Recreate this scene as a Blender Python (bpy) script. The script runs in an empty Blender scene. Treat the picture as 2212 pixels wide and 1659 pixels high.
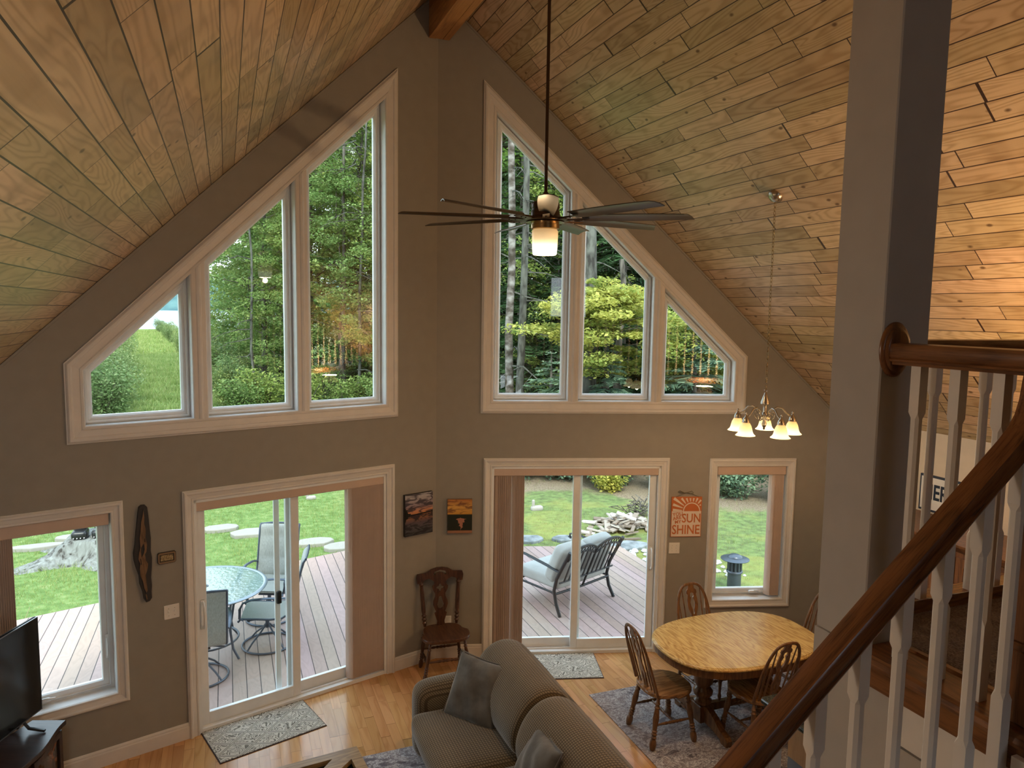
import bpy, bmesh, math, random
import numpy as np
from mathutils import Matrix, Vector
from mathutils.geometry import tessellate_polygon
PI = math.pi
sc = bpy.context.scene
COL = sc.collection

# ------------------------------------------------------------------ camera, sky, sun, exposure
CAMP = (-1.9797, -7.1372, 3.6449); YAW, PIT, ROL = .3741, .0994, .0151; FPX = 1576.2
fw = Vector((math.sin(YAW)*math.cos(PIT), math.cos(YAW)*math.cos(PIT), -math.sin(PIT)))
r0 = Vector((math.cos(YAW), -math.sin(YAW), 0)); u0 = r0.cross(fw)
rr = math.cos(ROL)*r0 + math.sin(ROL)*u0; uu = -math.sin(ROL)*r0 + math.cos(ROL)*u0
cam = bpy.data.objects.new('camera', bpy.data.cameras.new('camera')); COL.objects.link(cam)
cam.matrix_world = Matrix(((rr.x, uu.x, -fw.x, CAMP[0]), (rr.y, uu.y, -fw.y, CAMP[1]), (rr.z, uu.z, -fw.z, CAMP[2]), (0, 0, 0, 1)))
cam.data.sensor_width = 36; cam.data.lens = FPX/2212*36; cam.data.clip_start = .05; cam.data.clip_end = 3000
sc.camera = cam
sc.view_settings.view_transform = 'Standard'; sc.view_settings.look = 'None'
sc.view_settings.gamma = 1; sc.view_settings.use_curve_mapping = False
sc.view_settings.exposure = 0.9

w = bpy.data.worlds.new('overcast_sky'); sc.world = w; w.use_nodes = True
nt = w.node_tree; nt.nodes.clear()
tc = nt.nodes.new('ShaderNodeTexCoord'); sp = nt.nodes.new('ShaderNodeSeparateXYZ'); cr = nt.nodes.new('ShaderNodeValToRGB')
no = nt.nodes.new('ShaderNodeTexNoise'); no.inputs['Scale'].default_value = 3
mx = nt.nodes.new('ShaderNodeMixRGB'); mx.blend_type = 'MULTIPLY'; mx.inputs[0].default_value = .25
bg = nt.nodes.new('ShaderNodeBackground'); ow = nt.nodes.new('ShaderNodeOutputWorld')
nt.links.new(tc.outputs['Generated'], sp.inputs[0]); nt.links.new(sp.outputs[2], cr.inputs[0])
nt.links.new(tc.outputs['Generated'], no.inputs['Vector'])
e = cr.color_ramp.elements; e[0].position = 0; e[0].color = (.80, .88, .95, 1); e[1].position = .8; e[1].color = (.62, .78, .98, 1)
nt.links.new(cr.outputs[0], mx.inputs[1]); nt.links.new(no.outputs[0], mx.inputs[2])
nt.links.new(mx.outputs[0], bg.inputs[0]); nt.links.new(bg.outputs[0], ow.inputs[0])
bg.inputs[1].default_value = 2.5
sun = bpy.data.objects.new('sun', bpy.data.lights.new('sun', 'SUN')); COL.objects.link(sun)
sun.data.energy = 2.6; sun.data.angle = R_ = math.radians(14); sun.data.color = (1, .95, .82)
sun.rotation_euler = (math.radians(38), math.radians(-12), 0); sun['label'] = 'soft hazy sun'; sun.location = (0, -20, 30)

def lamp(name, loc, power, color, rad=.15, kind='POINT', spot=None):
    l = bpy.data.lights.new(name, kind); o = bpy.data.objects.new(name, l); COL.objects.link(o)
    l.energy = power; l.color = color
    if kind in ('POINT', 'SPOT'): l.shadow_soft_size = rad
    o.location = loc
    return o

# ------------------------------------------------------------------ mesh builder
I4 = Matrix.Identity(4)
def T(x, y, z): return Matrix.Translation((x, y, z))
def RX(a): return Matrix.Rotation(a, 4, 'X')
def RY(a): return Matrix.Rotation(a, 4, 'Y')
def RZ(a): return Matrix.Rotation(a, 4, 'Z')
class MB:
    def __init__(s): s.v = []; s.f = []; s.M = I4.copy(); s.sm = []
    def add(s, vs, fs, smooth=False):
        n = len(s.v); s.v += [tuple(s.M @ Vector(p)) for p in vs]
        s.f += [tuple(n+i for i in q) for q in fs]; s.sm += [smooth]*len(fs); return s
    def box(s, x0, x1, y0, y1, z0, z1):
        vs = [(x, y, z) for x in (x0, x1) for y in (y0, y1) for z in (z0, z1)]
        return s.add(vs, [(0, 1, 3, 2), (4, 6, 7, 5), (0, 4, 5, 1), (2, 3, 7, 6), (0, 2, 6, 4), (1, 5, 7, 3)])
    def bbox(s, x0, x1, y0, y1, z0, z1, b=.004):      # box with chamfered vertical and top edges
        def ring(i, z): return [(x0+i+b, y0+i, z), (x1-i-b, y0+i, z), (x1-i, y0+i+b, z), (x1-i, y1-i-b, z), (x1-i-b, y1-i, z), (x0+i+b, y1-i, z), (x0+i, y1-i-b, z), (x0+i, y0+i+b, z)]
        rs = [ring(b, z0), ring(0, z0+b), ring(0, z1-b), ring(b, z1)]
        return s.rings(rs)
    def rings(s, rs, closed=True, cap=True, smooth=False):
        m = len(rs[0]); vs = [p for r in rs for p in r]; fs = []
        for k in range(len(rs)-1):
            for i in range(m if closed else m-1):
                j = (i+1) % m; fs.append((k*m+i, k*m+j, (k+1)*m+j, (k+1)*m+i))
        s.add(vs, fs, smooth)
        if cap:
            s.add(rs[0], [tuple(range(m))[::-1]]); s.add(rs[-1], [tuple(range(m))])
        return s
    def lathe(s, prof, n=16, smooth=True, cap=True):   # prof [(r,z)]
        rs = [[(r*math.cos(2*PI*i/n), r*math.sin(2*PI*i/n), z) for i in range(n)] for r, z in prof]
        return s.rings(rs, True, cap, smooth)
    def turn(s, p0, p1, prof, n=12, smooth=True):      # prof [(t,r)] turned piece between two points
        p0 = Vector(p0); p1 = Vector(p1); d = p1-p0; L = d.length
        q = d.to_track_quat('Z', 'Y').to_matrix().to_4x4(); M = s.M
        s.M = M @ Matrix.Translation(p0) @ q; s.lathe([(r, t*L) for t, r in prof], n, smooth); s.M = M
        return s
    def rod(s, p0, p1, r, n=8, r1=None): return s.turn(p0, p1, [(0, r), (1, r1 if r1 is not None else r)], n)
    def tube(s, path, r, n=8, closed=False, flat=None, up=None, smooth=True):  # flat=(a,b) half sizes for section
        P = [Vector(p) for p in path]; m = len(P); rs = []
        prev = None
        for i in range(m):
            if closed: t = P[(i+1) % m]-P[i-1]
            else: t = P[min(i+1, m-1)]-P[max(i-1, 0)]
            t.normalize()
            if up is not None: a = Vector(up).cross(t)
            elif prev is None: a = (Vector((0, 0, 1)) if abs(t.z) < .9 else Vector((1, 0, 0))).cross(t)
            else: a = prev - t*prev.dot(t)
            if a.length < 1e-6: a = Vector((1, 0, 0)).cross(t)
            a.normalize(); prev = a; b = t.cross(a)
            ri = r[i] if isinstance(r, (list, tuple)) else r
            fa, fb = flat if flat else (ri, ri)
            rs.append([tuple(P[i]+a*(fa*math.cos(2*PI*k/n+(PI/4 if n == 4 else 0)))*(1.414 if n == 4 else 1)+b*(fb*math.sin(2*PI*k/n+(PI/4 if n == 4 else 0)))*(1.414 if n == 4 else 1)) for k in range(n)])
        if closed: rs.append(rs[0])
        return s.rings(rs, True, not closed, smooth)
    def prism(s, loops, d0, d1, bev=0):                # loops of (x,z), extruded along y from d0 to d1
        if not isinstance(loops[0][0], (tuple, list, Vector)): loops = [loops]
        ls = [[Vector((x, z, 0)) for x, z in l] for l in loops]; tri = tessellate_polygon(ls)
        flat = [p for l in loops for p in l]; n = len(flat)
        vs = [(x, d0, z) for x, z in flat]+[(x, d1, z) for x, z in flat]
        fs = [tuple(t) for t in tri]+[tuple(n+i for i in reversed(t)) for t in tri]
        o = 0
        for l in loops:
            m = len(l); fs += [(o+i, o+(i+1) % m, n+o+(i+1) % m, n+o+i) for i in range(m)]; o += m
        return s.add(vs, fs)
    def slab(s, out, z0, z1, b=.006, bb=None):         # horizontal slab of an (x,y) outline with eased edges
        bb = b if bb is None else bb
        cx = sum(p[0] for p in out)/len(out); cy = sum(p[1] for p in out)/len(out)
        def rg(i, z):
            r = []
            for x, y in out:
                d = math.hypot(x-cx, y-cy) or 1; k = (d-i)/d; r.append((cx+(x-cx)*k, cy+(y-cy)*k, z))
            return r
        return s.rings([rg(bb, z0), rg(0, z0+bb), rg(0, z1-b), rg(b*.3, z1-b*.3), rg(b, z1)])
    def mould(s, path, prof, closed=True, y0=0):       # mitred moulding: path (x,z), prof (outward d, height h towards -y)
        P = [Vector((x, z)) for x, z in path]; m = len(P)
        ar = sum(P[i].x*P[(i+1) % m].y-P[(i+1) % m].x*P[i].y for i in range(m))
        sg = 1 if (ar > 0 or not closed) else -1
        rs = []
        for i in range(m):
            def nrm(a, b): d = (b-a).normalized(); return Vector((d.y, -d.x))*sg
            if closed: n1, n2 = nrm(P[i-1], P[i]), nrm(P[i], P[(i+1) % m])
            else:
                n1 = nrm(P[i-1], P[i]) if i > 0 else nrm(P[0], P[1]); n2 = nrm(P[i], P[i+1]) if i < m-1 else n1
            mi = (n1+n2)/(1+n1.dot(n2))
            rs.append([(P[i].x+mi.x*d, y0-h, P[i].y+mi.y*d) for d, h in prof])
        if closed: rs.append(rs[0])
        return s.rings(rs, True, not closed)
    def rbox(s, sx, sy, sz, r, n=6, puff=(0, 0, 0), fn=None):   # soft cushion-like box centred at origin
        h = (sx/2, sy/2, sz/2); vs = []; idx = {}; fs = []
        def vert(i, j, k):
            key = (i, j, k)
            if key in idx: return idx[key]
            p = (2*i/n-1, 2*j/n-1, 2*k/n-1)
            p = [math.copysign(abs(c)**.75, c) if True else c for c in p]
            q = [p[a]*h[a] for a in range(3)]
            c = [max(-(h[a]-r), min(h[a]-r, q[a])) for a in range(3)]
            d = Vector([q[a]-c[a] for a in range(3)])
            if d.length > 1e-9:
                mxd = max(abs(x) for x in d); d = d.normalized()*mxd
            o = [c[a]+d[a] for a in range(3)]
            for a in range(3):
                b_, c_ = (a+1) % 3, (a+2) % 3
                o[a] += math.copysign(puff[a]*(1-p[b_]**2)*(1-p[c_]**2), p[a])*abs(p[a])
            if fn: o = fn(*o)
            vs.append(tuple(o)); idx[key] = len(vs)-1; return idx[key]
        for a in range(n):
            for b in range(n):
                for c in (0, n):
                    fs.append(tuple(vert(*t) for t in ((c, a, b), (c, a+1, b), (c, a+1, b+1), (c, a, b+1))))
                    fs.append(tuple(vert(*t) for t in ((a, c, b), (a+1, c, b), (a+1, c, b+1), (a, c, b+1))))
                    fs.append(tuple(vert(*t) for t in ((a, b, c), (a+1, b, c), (a+1, b+1, c), (a, b+1, c))))
        return s.add(vs, fs, True)
    def obj(s, name, mat, parent=None, loc=None, sub=0, norm=True):
        me = bpy.data.meshes.new(name); me.from_pydata(s.v, [], s.f)
        me.polygons.foreach_set('use_smooth', s.sm)
        if norm and len(s.f) < 30000:
            bm = bmesh.new(); bm.from_mesh(me); bmesh.ops.remove_doubles(bm, verts=bm.verts, dist=1e-5)
            bmesh.ops.recalc_face_normals(bm, faces=bm.faces); bm.to_mesh(me); bm.free()
        if any(s.sm): me.set_sharp_from_angle(angle=math.radians(50))
        o = bpy.data.objects.new(name, me); COL.objects.link(o)
        for m in (mat if isinstance(mat, list) else [mat]): me.materials.append(m)
        if parent: o.parent = parent
        if loc: o.location = loc
        if sub:
            md = o.modifiers.new('sub', 'SUBSURF'); md.levels = sub; md.render_levels = sub
        return o
def npmesh(name, verts, k, mat, parent=None, smooth=False):    # numpy verts, faces of k consecutive verts
    me = bpy.data.meshes.new(name); n = len(verts); nf = n//k
    me.vertices.add(n); me.vertices.foreach_set('co', verts.astype(np.float32).ravel())
    me.loops.add(n); me.loops.foreach_set('vertex_index', np.arange(n, dtype=np.int32))
    me.polygons.add(nf); me.polygons.foreach_set('loop_start', np.arange(0, n, k, dtype=np.int32)); me.polygons.foreach_set('loop_total', np.full(nf, k, dtype=np.int32))
    me.update(calc_edges=True); me.materials.append(mat)
    o = bpy.data.objects.new(name, me); COL.objects.link(o)
    if parent: o.parent = parent
    return o
def empty(name, loc=(0, 0, 0), rz=0, M=None, label=None, cat=None, group=None, kind=None):
    o = bpy.data.objects.new(name, None); COL.objects.link(o); o.empty_display_size = .1
    if M is not None: o.matrix_world = M
    else: o.location = loc; o.rotation_euler = (0, 0, rz)
    return tag(o, label, cat, group, kind)
def tag(o, label=None, cat=None, group=None, kind=None):
    if label: o['label'] = label
    if cat: o['category'] = cat
    if group: o['group'] = group
    if kind: o['kind'] = kind
    return o
def dup(o, parent=None):
    c = o.copy(); COL.objects.link(c)
    if parent: c.parent = parent
    for ch in list(o.children): dup(ch, c)
    return c
def copy_at(o, loc, rz=0, s=1, label=None):
    c = dup(o); c.location = loc; c.rotation_euler = (0, 0, rz); c.scale = (s, s, s) if not isinstance(s, tuple) else s
    if label: c['label'] = label
    return c
def textmesh(mb, txt, size, x, z, y0, d, sx=1, rot=0, bold=0):      # raised lettering in the x,z plane facing -y
    cu = bpy.data.curves.new('t', 'FONT'); cu.body = txt; cu.size = size; cu.extrude = d/2; cu.offset = bold
    cu.align_x = 'CENTER'; cu.align_y = 'CENTER'; cu.resolution_u = 3
    o = bpy.data.objects.new('t', cu); me = bpy.data.meshes.new_from_object(o)
    M = mb.M; mb.M = M @ T(x, y0, z) @ RY(rot) @ RX(PI/2) @ Matrix.Diagonal((sx, 1, 1, 1))
    mb.add([tuple(v.co) for v in me.vertices], [tuple(p.vertices) for p in me.polygons]); mb.M = M
    bpy.data.objects.remove(o); bpy.data.curves.remove(cu); bpy.data.meshes.remove(me)

# ------------------------------------------------------------------ materials
class N:
    def __init__(s, name, rough=.5, spec=.5):
        s.m = bpy.data.materials.new(name); s.m.use_nodes = True; s.t = s.m.node_tree
        s.b = s.t.nodes['Principled BSDF']; s.b.inputs['Roughness'].default_value = rough
        s.b.inputs['Specular IOR Level'].default_value = spec
    def n(s, t, **kw):
        x = s.t.nodes.new(t)
        for k, v in kw.items(): setattr(x, k, v)
        return x
    def put(s, sock, v):
        if isinstance(v, (int, float)): sock.default_value = v
        elif isinstance(v, tuple): sock.default_value = v if len(v) == len(sock.default_value) else (*v, 1)
        else: s.t.links.new(v, sock)
    def m_(s, op, a, b=0.0, c=0.0):
        x = s.n('ShaderNodeMath', operation=op); s.put(x.inputs[0], a); s.put(x.inputs[1], b); s.put(x.inputs[2], c); return x.outputs[0]
    def co(s, kind='Object'): return s.n('ShaderNodeTexCoord').outputs[kind]
    def xyz(s, v): x = s.n('ShaderNodeSeparateXYZ'); s.put(x.inputs[0], v); return x.outputs
    def vec(s, a, b, c=0.0):
        x = s.n('ShaderNodeCombineXYZ'); s.put(x.inputs[0], a); s.put(x.inputs[1], b); s.put(x.inputs[2], c); return x.outputs[0]
    def noise(s, v, scale=5, detail=3, dist=0, rough=.5):
        x = s.n('ShaderNodeTexNoise'); s.put(x.inputs['Vector'], v); x.inputs['Scale'].default_value = scale; x.inputs['Detail'].default_value = detail
        x.inputs['Distortion'].default_value = dist; x.inputs['Roughness'].default_value = rough; return x.outputs[0]
    def white(s, v): x = s.n('ShaderNodeTexWhiteNoise', noise_dimensions='3D'); s.put(x.inputs['Vector'], v); return x.outputs
    def vor(s, v, scale=5, feat='F1', out='Distance'):
        x = s.n('ShaderNodeTexVoronoi', feature=feat); s.put(x.inputs['Vector'], v); x.inputs['Scale'].default_value = scale; return x.outputs[out]
    def ramp(s, f, *st):
        x = s.n('ShaderNodeValToRGB'); s.put(x.inputs[0], f); e = x.color_ramp.elements
        while len(e) < len(st): e.new(.5)
        for i, (p, c) in enumerate(st): e[i].position = p; e[i].color = (*c, 1) if len(c) == 3 else c
        return x.outputs[0]
    def mix(s, f, a, b, bt='MIX'):
        x = s.n('ShaderNodeMixRGB', blend_type=bt); s.put(x.inputs[0], f); s.put(x.inputs[1], a); s.put(x.inputs[2], b); return x.outputs[0]
    def map(s, v, sc=(1, 1, 1), rot=(0, 0, 0), loc=(0, 0, 0)):
        x = s.n('ShaderNodeMapping'); s.put(x.inputs[0], v); x.inputs['Scale'].default_value = sc; x.inputs['Rotation'].default_value = rot; x.inputs['Location'].default_value = loc; return x.outputs[0]
    def bump(s, h, st=.3, dist=.01):
        x = s.n('ShaderNodeBump'); s.put(x.inputs['Height'], h); x.inputs['Strength'].default_value = st; x.inputs['Distance'].default_value = dist
        s.put(s.b.inputs['Normal'], x.outputs[0])
    def col(s, c): s.put(s.b.inputs['Base Color'], c); return s.m
def flat(name, c, rough=.5, metal=0, spec=.5, bump=None):
    a = N(name, rough, spec); a.b.inputs['Metallic'].default_value = metal
    v = a.noise(a.co(), 9, 3); k = a.mix(.16, c, v, 'MULTIPLY') if True else c
    k = a.mix(1.0, k, (1.08, 1.08, 1.08), 'MULTIPLY')
    if bump: a.bump(a.noise(a.co(), bump[0], 4), bump[1], bump[2] if len(bump) > 2 else .002)
    return a.col(k)
def planks(name, W, L, light, dark, gap=.018, jgap=.004, ringk=55, shade=.35, knots=True, rough=.38, gapcol=(.02, .01, .005), su=1.0, tint=None, bumpd=.004, ringamt=.45, spec=.5):
    a = N(name, rough, spec); o = a.xyz(a.co()); u, v = o[0], o[1]
    rv = a.m_('DIVIDE', v, W); row = a.m_('FLOOR', rv); fv = a.m_('SUBTRACT', rv, row)
    rw = a.white(a.vec(row, 3.3, 1.7)); uu_ = a.m_('ADD', a.m_('DIVIDE', u, L), a.m_('MULTIPLY', rw[0], 17.0))
    uu_ = a.m_('ADD', uu_, a.m_('MULTIPLY', a.m_('SINE', a.m_('ADD', a.m_('MULTIPLY', uu_, 2.1), a.m_('MULTIPLY', rw[0], 40.0))), .28))
    cell = a.m_('FLOOR', uu_); fu = a.m_('SUBTRACT', uu_, cell)
    ids = a.white(a.vec(cell, row, 9.1)); idv = ids[0]
    ev = a.m_('MINIMUM', fv, a.m_('SUBTRACT', 1.0, fv)); eu = a.m_('MINIMUM', fu, a.m_('SUBTRACT', 1.0, fu))
    gv = a.m_('LESS_THAN', ev, gap); gu = a.m_('LESS_THAN', eu, jgap/L if jgap < .05 else jgap); g = a.m_('MAXIMUM', gv, gu)
    off = a.m_('MULTIPLY', idv, 53.0)
    vv = a.vec(a.m_('ADD', a.m_('MULTIPLY', u, 1.1*su), off), a.m_('ADD', a.m_('MULTIPLY', v, .62/W), off), off)
    f = a.noise(vv, 1.0, 2.0, .35, .45)
    ring = a.m_('SINE', a.m_('MULTIPLY', f, float(ringk)))
    ring = a.m_('POWER', a.m_('ADD', a.m_('MULTIPLY', ring, .5), .5), 2.2)
    fine = a.noise(a.vec(a.m_('MULTIPLY', u, 3.0), a.m_('MULTIPLY', v, 90.0), off), 1.5, 3)
    t = a.m_('ADD', a.m_('MULTIPLY', ring, ringamt), a.m_('MULTIPLY', fine, .3))
    c = a.mix(t, light, dark)
    val = a.m_('ADD', 1.0-shade*.6, a.m_('MULTIPLY', ids[0], shade))
    c = a.mix(1.0, c, a.vec(val, a.m_('MULTIPLY', val, a.m_('ADD', .94, a.m_('MULTIPLY', rw[0], .09))), a.m_('MULTIPLY', val, a.m_('ADD', .9, a.m_('MULTIPLY', idv, .12)))), 'MULTIPLY')
    if knots:
        kv = a.vec(a.m_('MULTIPLY', u, 6.0), a.m_('ADD', a.m_('MULTIPLY', v, 10.0), off), off)
        d = a.vor(kv, 1.0); k = a.ramp(d, (.07, (1, 1, 1)), (.16, (0, 0, 0)))
        on = a.m_('GREATER_THAN', a.xyz(a.vor(kv, 1.0, 'F1', 'Color'))[0], .50)
        c = a.mix(a.m_('MULTIPLY', a.m_('MULTIPLY', k, on), .88), c, (dark[0]*.28, dark[1]*.2, dark[2]*.14))
        hz = a.ramp(a.noise(a.vec(a.m_('MULTIPLY', u, 3.0), a.m_('MULTIPLY', v, 2.0), off), 1.6, 2), (.5, (1, 1, 1)), (.72, (.72, .68, .62)))
        c = a.mix(.7, c, hz, 'MULTIPLY')
    c = a.mix(g, c, gapcol)
    a.bump(a.m_('SUBTRACT', a.m_('MULTIPLY', t, -.12), g), .6, bumpd)
    rg = a.m_('ADD', rough-.05, a.m_('MULTIPLY', f, .12)); a.put(a.b.inputs['Roughness'], rg)
    return a.col(c)
def wood(name, light, dark, axis='X', sc=1.0, rough=.35, ringk=40, amt=.6, spec=.5):
    a = N(name, rough, spec); o = a.xyz(a.co()); k = {'X': (0, 1, 2), 'Y': (1, 0, 2), 'Z': (2, 0, 1)}[axis]
    v = a.vec(a.m_('MULTIPLY', o[k[0]], .8*sc), a.m_('MULTIPLY', o[k[1]], 6.0*sc), a.m_('MULTIPLY', o[k[2]], 6.0*sc))
    f = a.noise(v, 1.2, 2, .5); ring = a.m_('POWER', a.m_('ADD', a.m_('MULTIPLY', a.m_('SINE', a.m_('MULTIPLY', f, float(ringk))), .5), .5), 1.6)
    p = a.vec(a.m_('MULTIPLY', o[k[0]], 9.0*sc), a.m_('MULTIPLY', o[k[1]], 160.0*sc), a.m_('MULTIPLY', o[k[2]], 160.0*sc))
    pores = a.ramp(a.noise(p, 1.0, 2), (.38, (1, 1, 1)), (.5, (0, 0, 0)))
    t = a.m_('ADD', a.m_('MULTIPLY', ring, amt), a.m_('MULTIPLY', pores, .35))
    a.bump(t, .15, .001)
    return a.col(a.mix(t, light, dark))
def glassy(name, tint=(.93, .97, .96), k=1.0):
    a = N(name); t = a.t; out = t.nodes['Material Output']
    tr = a.n('ShaderNodeBsdfTransparent'); tr.inputs[0].default_value = (*tint, 1)
    gl = a.n('ShaderNodeBsdfGlossy'); gl.inputs['Roughness'].default_value = 0; lw = a.n('ShaderNodeLayerWeight'); lw.inputs[0].default_value = .5; fr = a.m_('ADD', .04, a.m_('MULTIPLY', a.m_('POWER', lw.outputs['Facing'], 5.0), .96))
    ms = a.n('ShaderNodeMixShader'); a.put(ms.inputs[0], a.m_('MULTIPLY', fr, k)); t.links.new(tr.outputs[0], ms.inputs[1]); t.links.new(gl.outputs[0], ms.inputs[2])
    t.links.new(ms.outputs[0], out.inputs[0]); t.nodes.remove(a.b); return a.m
def emis(name, c, st, base=(.9, .8, .6)):
    a = N(name, .4); a.b.inputs['Base Color'].default_value = (*base, 1); a.b.inputs['Emission Color'].default_value = (*c, 1); a.b.inputs['Emission Strength'].default_value = st; return a
def leafmat(name, c1, c2, c3, scale=.35, tr=.45):
    a = N(name, .55, .25); t = a.t; oi = a.n('ShaderNodeObjectInfo').outputs['Random']
    g = a.n('ShaderNodeNewGeometry').outputs['Random Per Island']
    f = a.noise(a.co(), scale, 2)
    c = a.mix(a.ramp(f, (.38, (0, 0, 0)), (.62, (1, 1, 1))), c1, c2); c = a.mix(a.m_('MULTIPLY', a.m_('POWER', g, 2.0), .8), c, c3)
    c = a.mix(.5, c, a.vec(a.m_('ADD', .6, oi), a.m_('ADD', .75, a.m_('MULTIPLY', oi, .5)), .8), 'MULTIPLY')
    a.put(a.b.inputs['Base Color'], c)
    tl = a.n('ShaderNodeBsdfTranslucent'); a.put(tl.inputs[0], c); ms = a.n('ShaderNodeMixShader'); ms.inputs[0].default_value = tr
    t.links.new(a.b.outputs[0], ms.inputs[1]); t.links.new(tl.outputs[0], ms.inputs[2]); t.links.new(ms.outputs[0], t.nodes['Material Output'].inputs[0]); return a.m

m_wall = flat('taupe_wall_paint', (.305, .282, .243), .75, bump=(220, .12, .001))
m_grey = flat('grey_wall_paint', (.43, .395, .355), .75, bump=(220, .12, .001))
m_cream = flat('cream_wall_paint', (.72, .62, .48), .8)
m_trim = flat('white_trim_paint', (.72, .69, .65), .42)
m_vinyl = flat('white_vinyl', (.82, .84, .84), .3)
m_white = flat('white_plastic', (.82, .80, .76), .35)
m_bal = flat('white_baluster_paint', (.72, .67, .61), .38)
m_pine = planks('knotty_pine_boards', .1272, .95, (.65, .49, .30), (.42, .28, .14), gap=.026, jgap=.0045, ringk=130, shade=.40, ringamt=.6, su=.5, rough=.33, spec=.6, gapcol=(.045, .018, .006))
m_floor = planks('oak_floor_boards', .082, .5, (.64, .36, .15), (.42, .19, .065), gap=.010, jgap=.0016, ringk=26, shade=.22, knots=False, rough=.17, gapcol=(.24, .11, .045), bumpd=.0006, ringamt=.4)
m_deck = planks('composite_deck_boards', .133, 40, (.42, .30, .262), (.34, .245, .215), gap=.03, jgap=.0, ringk=60, shade=.15, knots=False, rough=.6, gapcol=(.03, .02, .02), su=1.6)
m_beam = wood('pine_beam', (.45, .22, .07), (.24, .10, .03), 'X', .6, .4)
m_rail = wood('red_oak_rail', (.20, .075, .024), (.07, .024, .008), 'X', 1.6, .27, 34, .62)
m_railz = wood('red_oak_upright', (.20, .078, .026), (.07, .024, .008), 'Z', 1.6, .3, 34, .62)
m_raily = wood('red_oak_trim', (.22, .09, .03), (.08, .028, .01), 'Y', 1.6, .3, 34, .62)
m_table = wood('golden_oak_top', (.70, .51, .20), (.33, .17, .045), 'Y', 1.5, .24, 60, .55)
m_chair = wood('brown_oak_chair', (.20, .095, .036), (.07, .027, .010), 'Z', 2.2, .28, 30, .6)
m_seat = wood('brown_oak_seat', (.34, .18, .07), (.12, .05, .018), 'Y', 2.2, .25, 30, .6)
m_dark = wood('walnut_stained_chair', (.10, .042, .022), (.035, .014, .008), 'Z', 2.4, .33, 30, .6)
m_darks = wood('walnut_stained_seat', (.12, .052, .026), (.045, .018, .009), 'Y', 2.4, .3, 30, .6)
m_esp = wood('espresso_wood', (.045, .026, .022), (.018, .01, .009), 'Y', 1.2, .28, 30, .5)
m_black = flat('black_plastic', (.012, .012, .013), .35)
m_blackm = flat('black_metal', (.02, .022, .024), .45, .3)
m_bronze = flat('dark_bronze', (.07, .045, .03), .32, .85)
m_brass = flat('antique_brass', (.45, .32, .16), .25, 1)
m_nickel = flat('brushed_nickel', (.46, .42, .37), .27, 1)
m_glass = glassy('window_glass', (.94, .975, .96), 1.0)
m_blind = flat('tan_vinyl_blind', (.60, .46, .37), .5)
m_granite = N('black_granite', .08); m_granite = m_granite.col(m_granite.ramp(m_granite.noise(m_granite.co(), 260, 2), (.45, (.008, .01, .01)), (.62, (.05, .06, .05)), (.72, (.35, .3, .18))))
m_alu = flat('grey_patio_metal', (.085, .10, .125), .38, .55)
def sling(name, c1, c2):
    a = N(name, .7); v = a.noise(a.map(a.co(), (120, 120, 12)), 1.0, 2); return a.col(a.mix(v, c1, c2))
m_sling = sling('grey_sling_fabric', (.20, .20, .175), (.42, .42, .37))
def sofafab():
    a = N('olive_brown_checked_upholstery', .95, .15); o = a.xyz(a.co())
    sx = a.m_('SINE', a.m_('MULTIPLY', a.m_('ADD', o[0], o[2]), 300.0)); sy = a.m_('SINE', a.m_('MULTIPLY', o[1], 300.0))
    g = a.m_('MAXIMUM', a.m_('GREATER_THAN', sx, .45), a.m_('GREATER_THAN', sy, .45))
    a.bump(a.m_('ADD', sx, sy), .35, .002)
    a.b.inputs['Sheen Weight'].default_value = .5; a.b.inputs['Sheen Roughness'].default_value = .4
    n = a.noise(a.co(), 6, 3)
    return a.col(a.mix(.25, a.mix(g, (.23, .175, .105), (.09, .065, .038)), n, 'MULTIPLY'))
m_sofa = sofafab()
def velour():
    a = N('grey_brown_velour', .8, .2); a.b.inputs['Sheen Weight'].default_value = .7; a.b.inputs['Sheen Roughness'].default_value = .35
    n = a.noise(a.co(), 9, 4); a.bump(n, .35, .02); return a.col(a.ramp(n, (.3, (.075, .066, .054)), (.7, (.14, .125, .105))))
m_velour = velour()
def rugmat(name, sc=1.0):
    a = N(name, .95, .1); v = a.co(); n = a.noise(a.map(v, (1, 1.6, 1)), 5*sc, 6, 1.5, .75); n2 = a.noise(v, 38*sc, 3, 2.0); n3 = a.noise(v, 1.7*sc, 3, .5)
    c = a.ramp(n, (.34, (.07, .085, .12)), (.43, (.18, .16, .17)), (.50, (.66, .65, .65)), (.58, (.26, .22, .22)), (.68, (.62, .61, .60)))
    c = a.mix(a.ramp(n2, (.45, (0, 0, 0)), (.6, (.75, .75, .75))), c, (.12, .10, .12)); c = a.mix(a.ramp(n3, (.35, (0, 0, 0)), (.65, (.5, .5, .5))), c, (.30, .24, .22))
    a.bump(n2, .4, .004); return a.col(c)
m_rug = rugmat('distressed_grey_rug')
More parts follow.
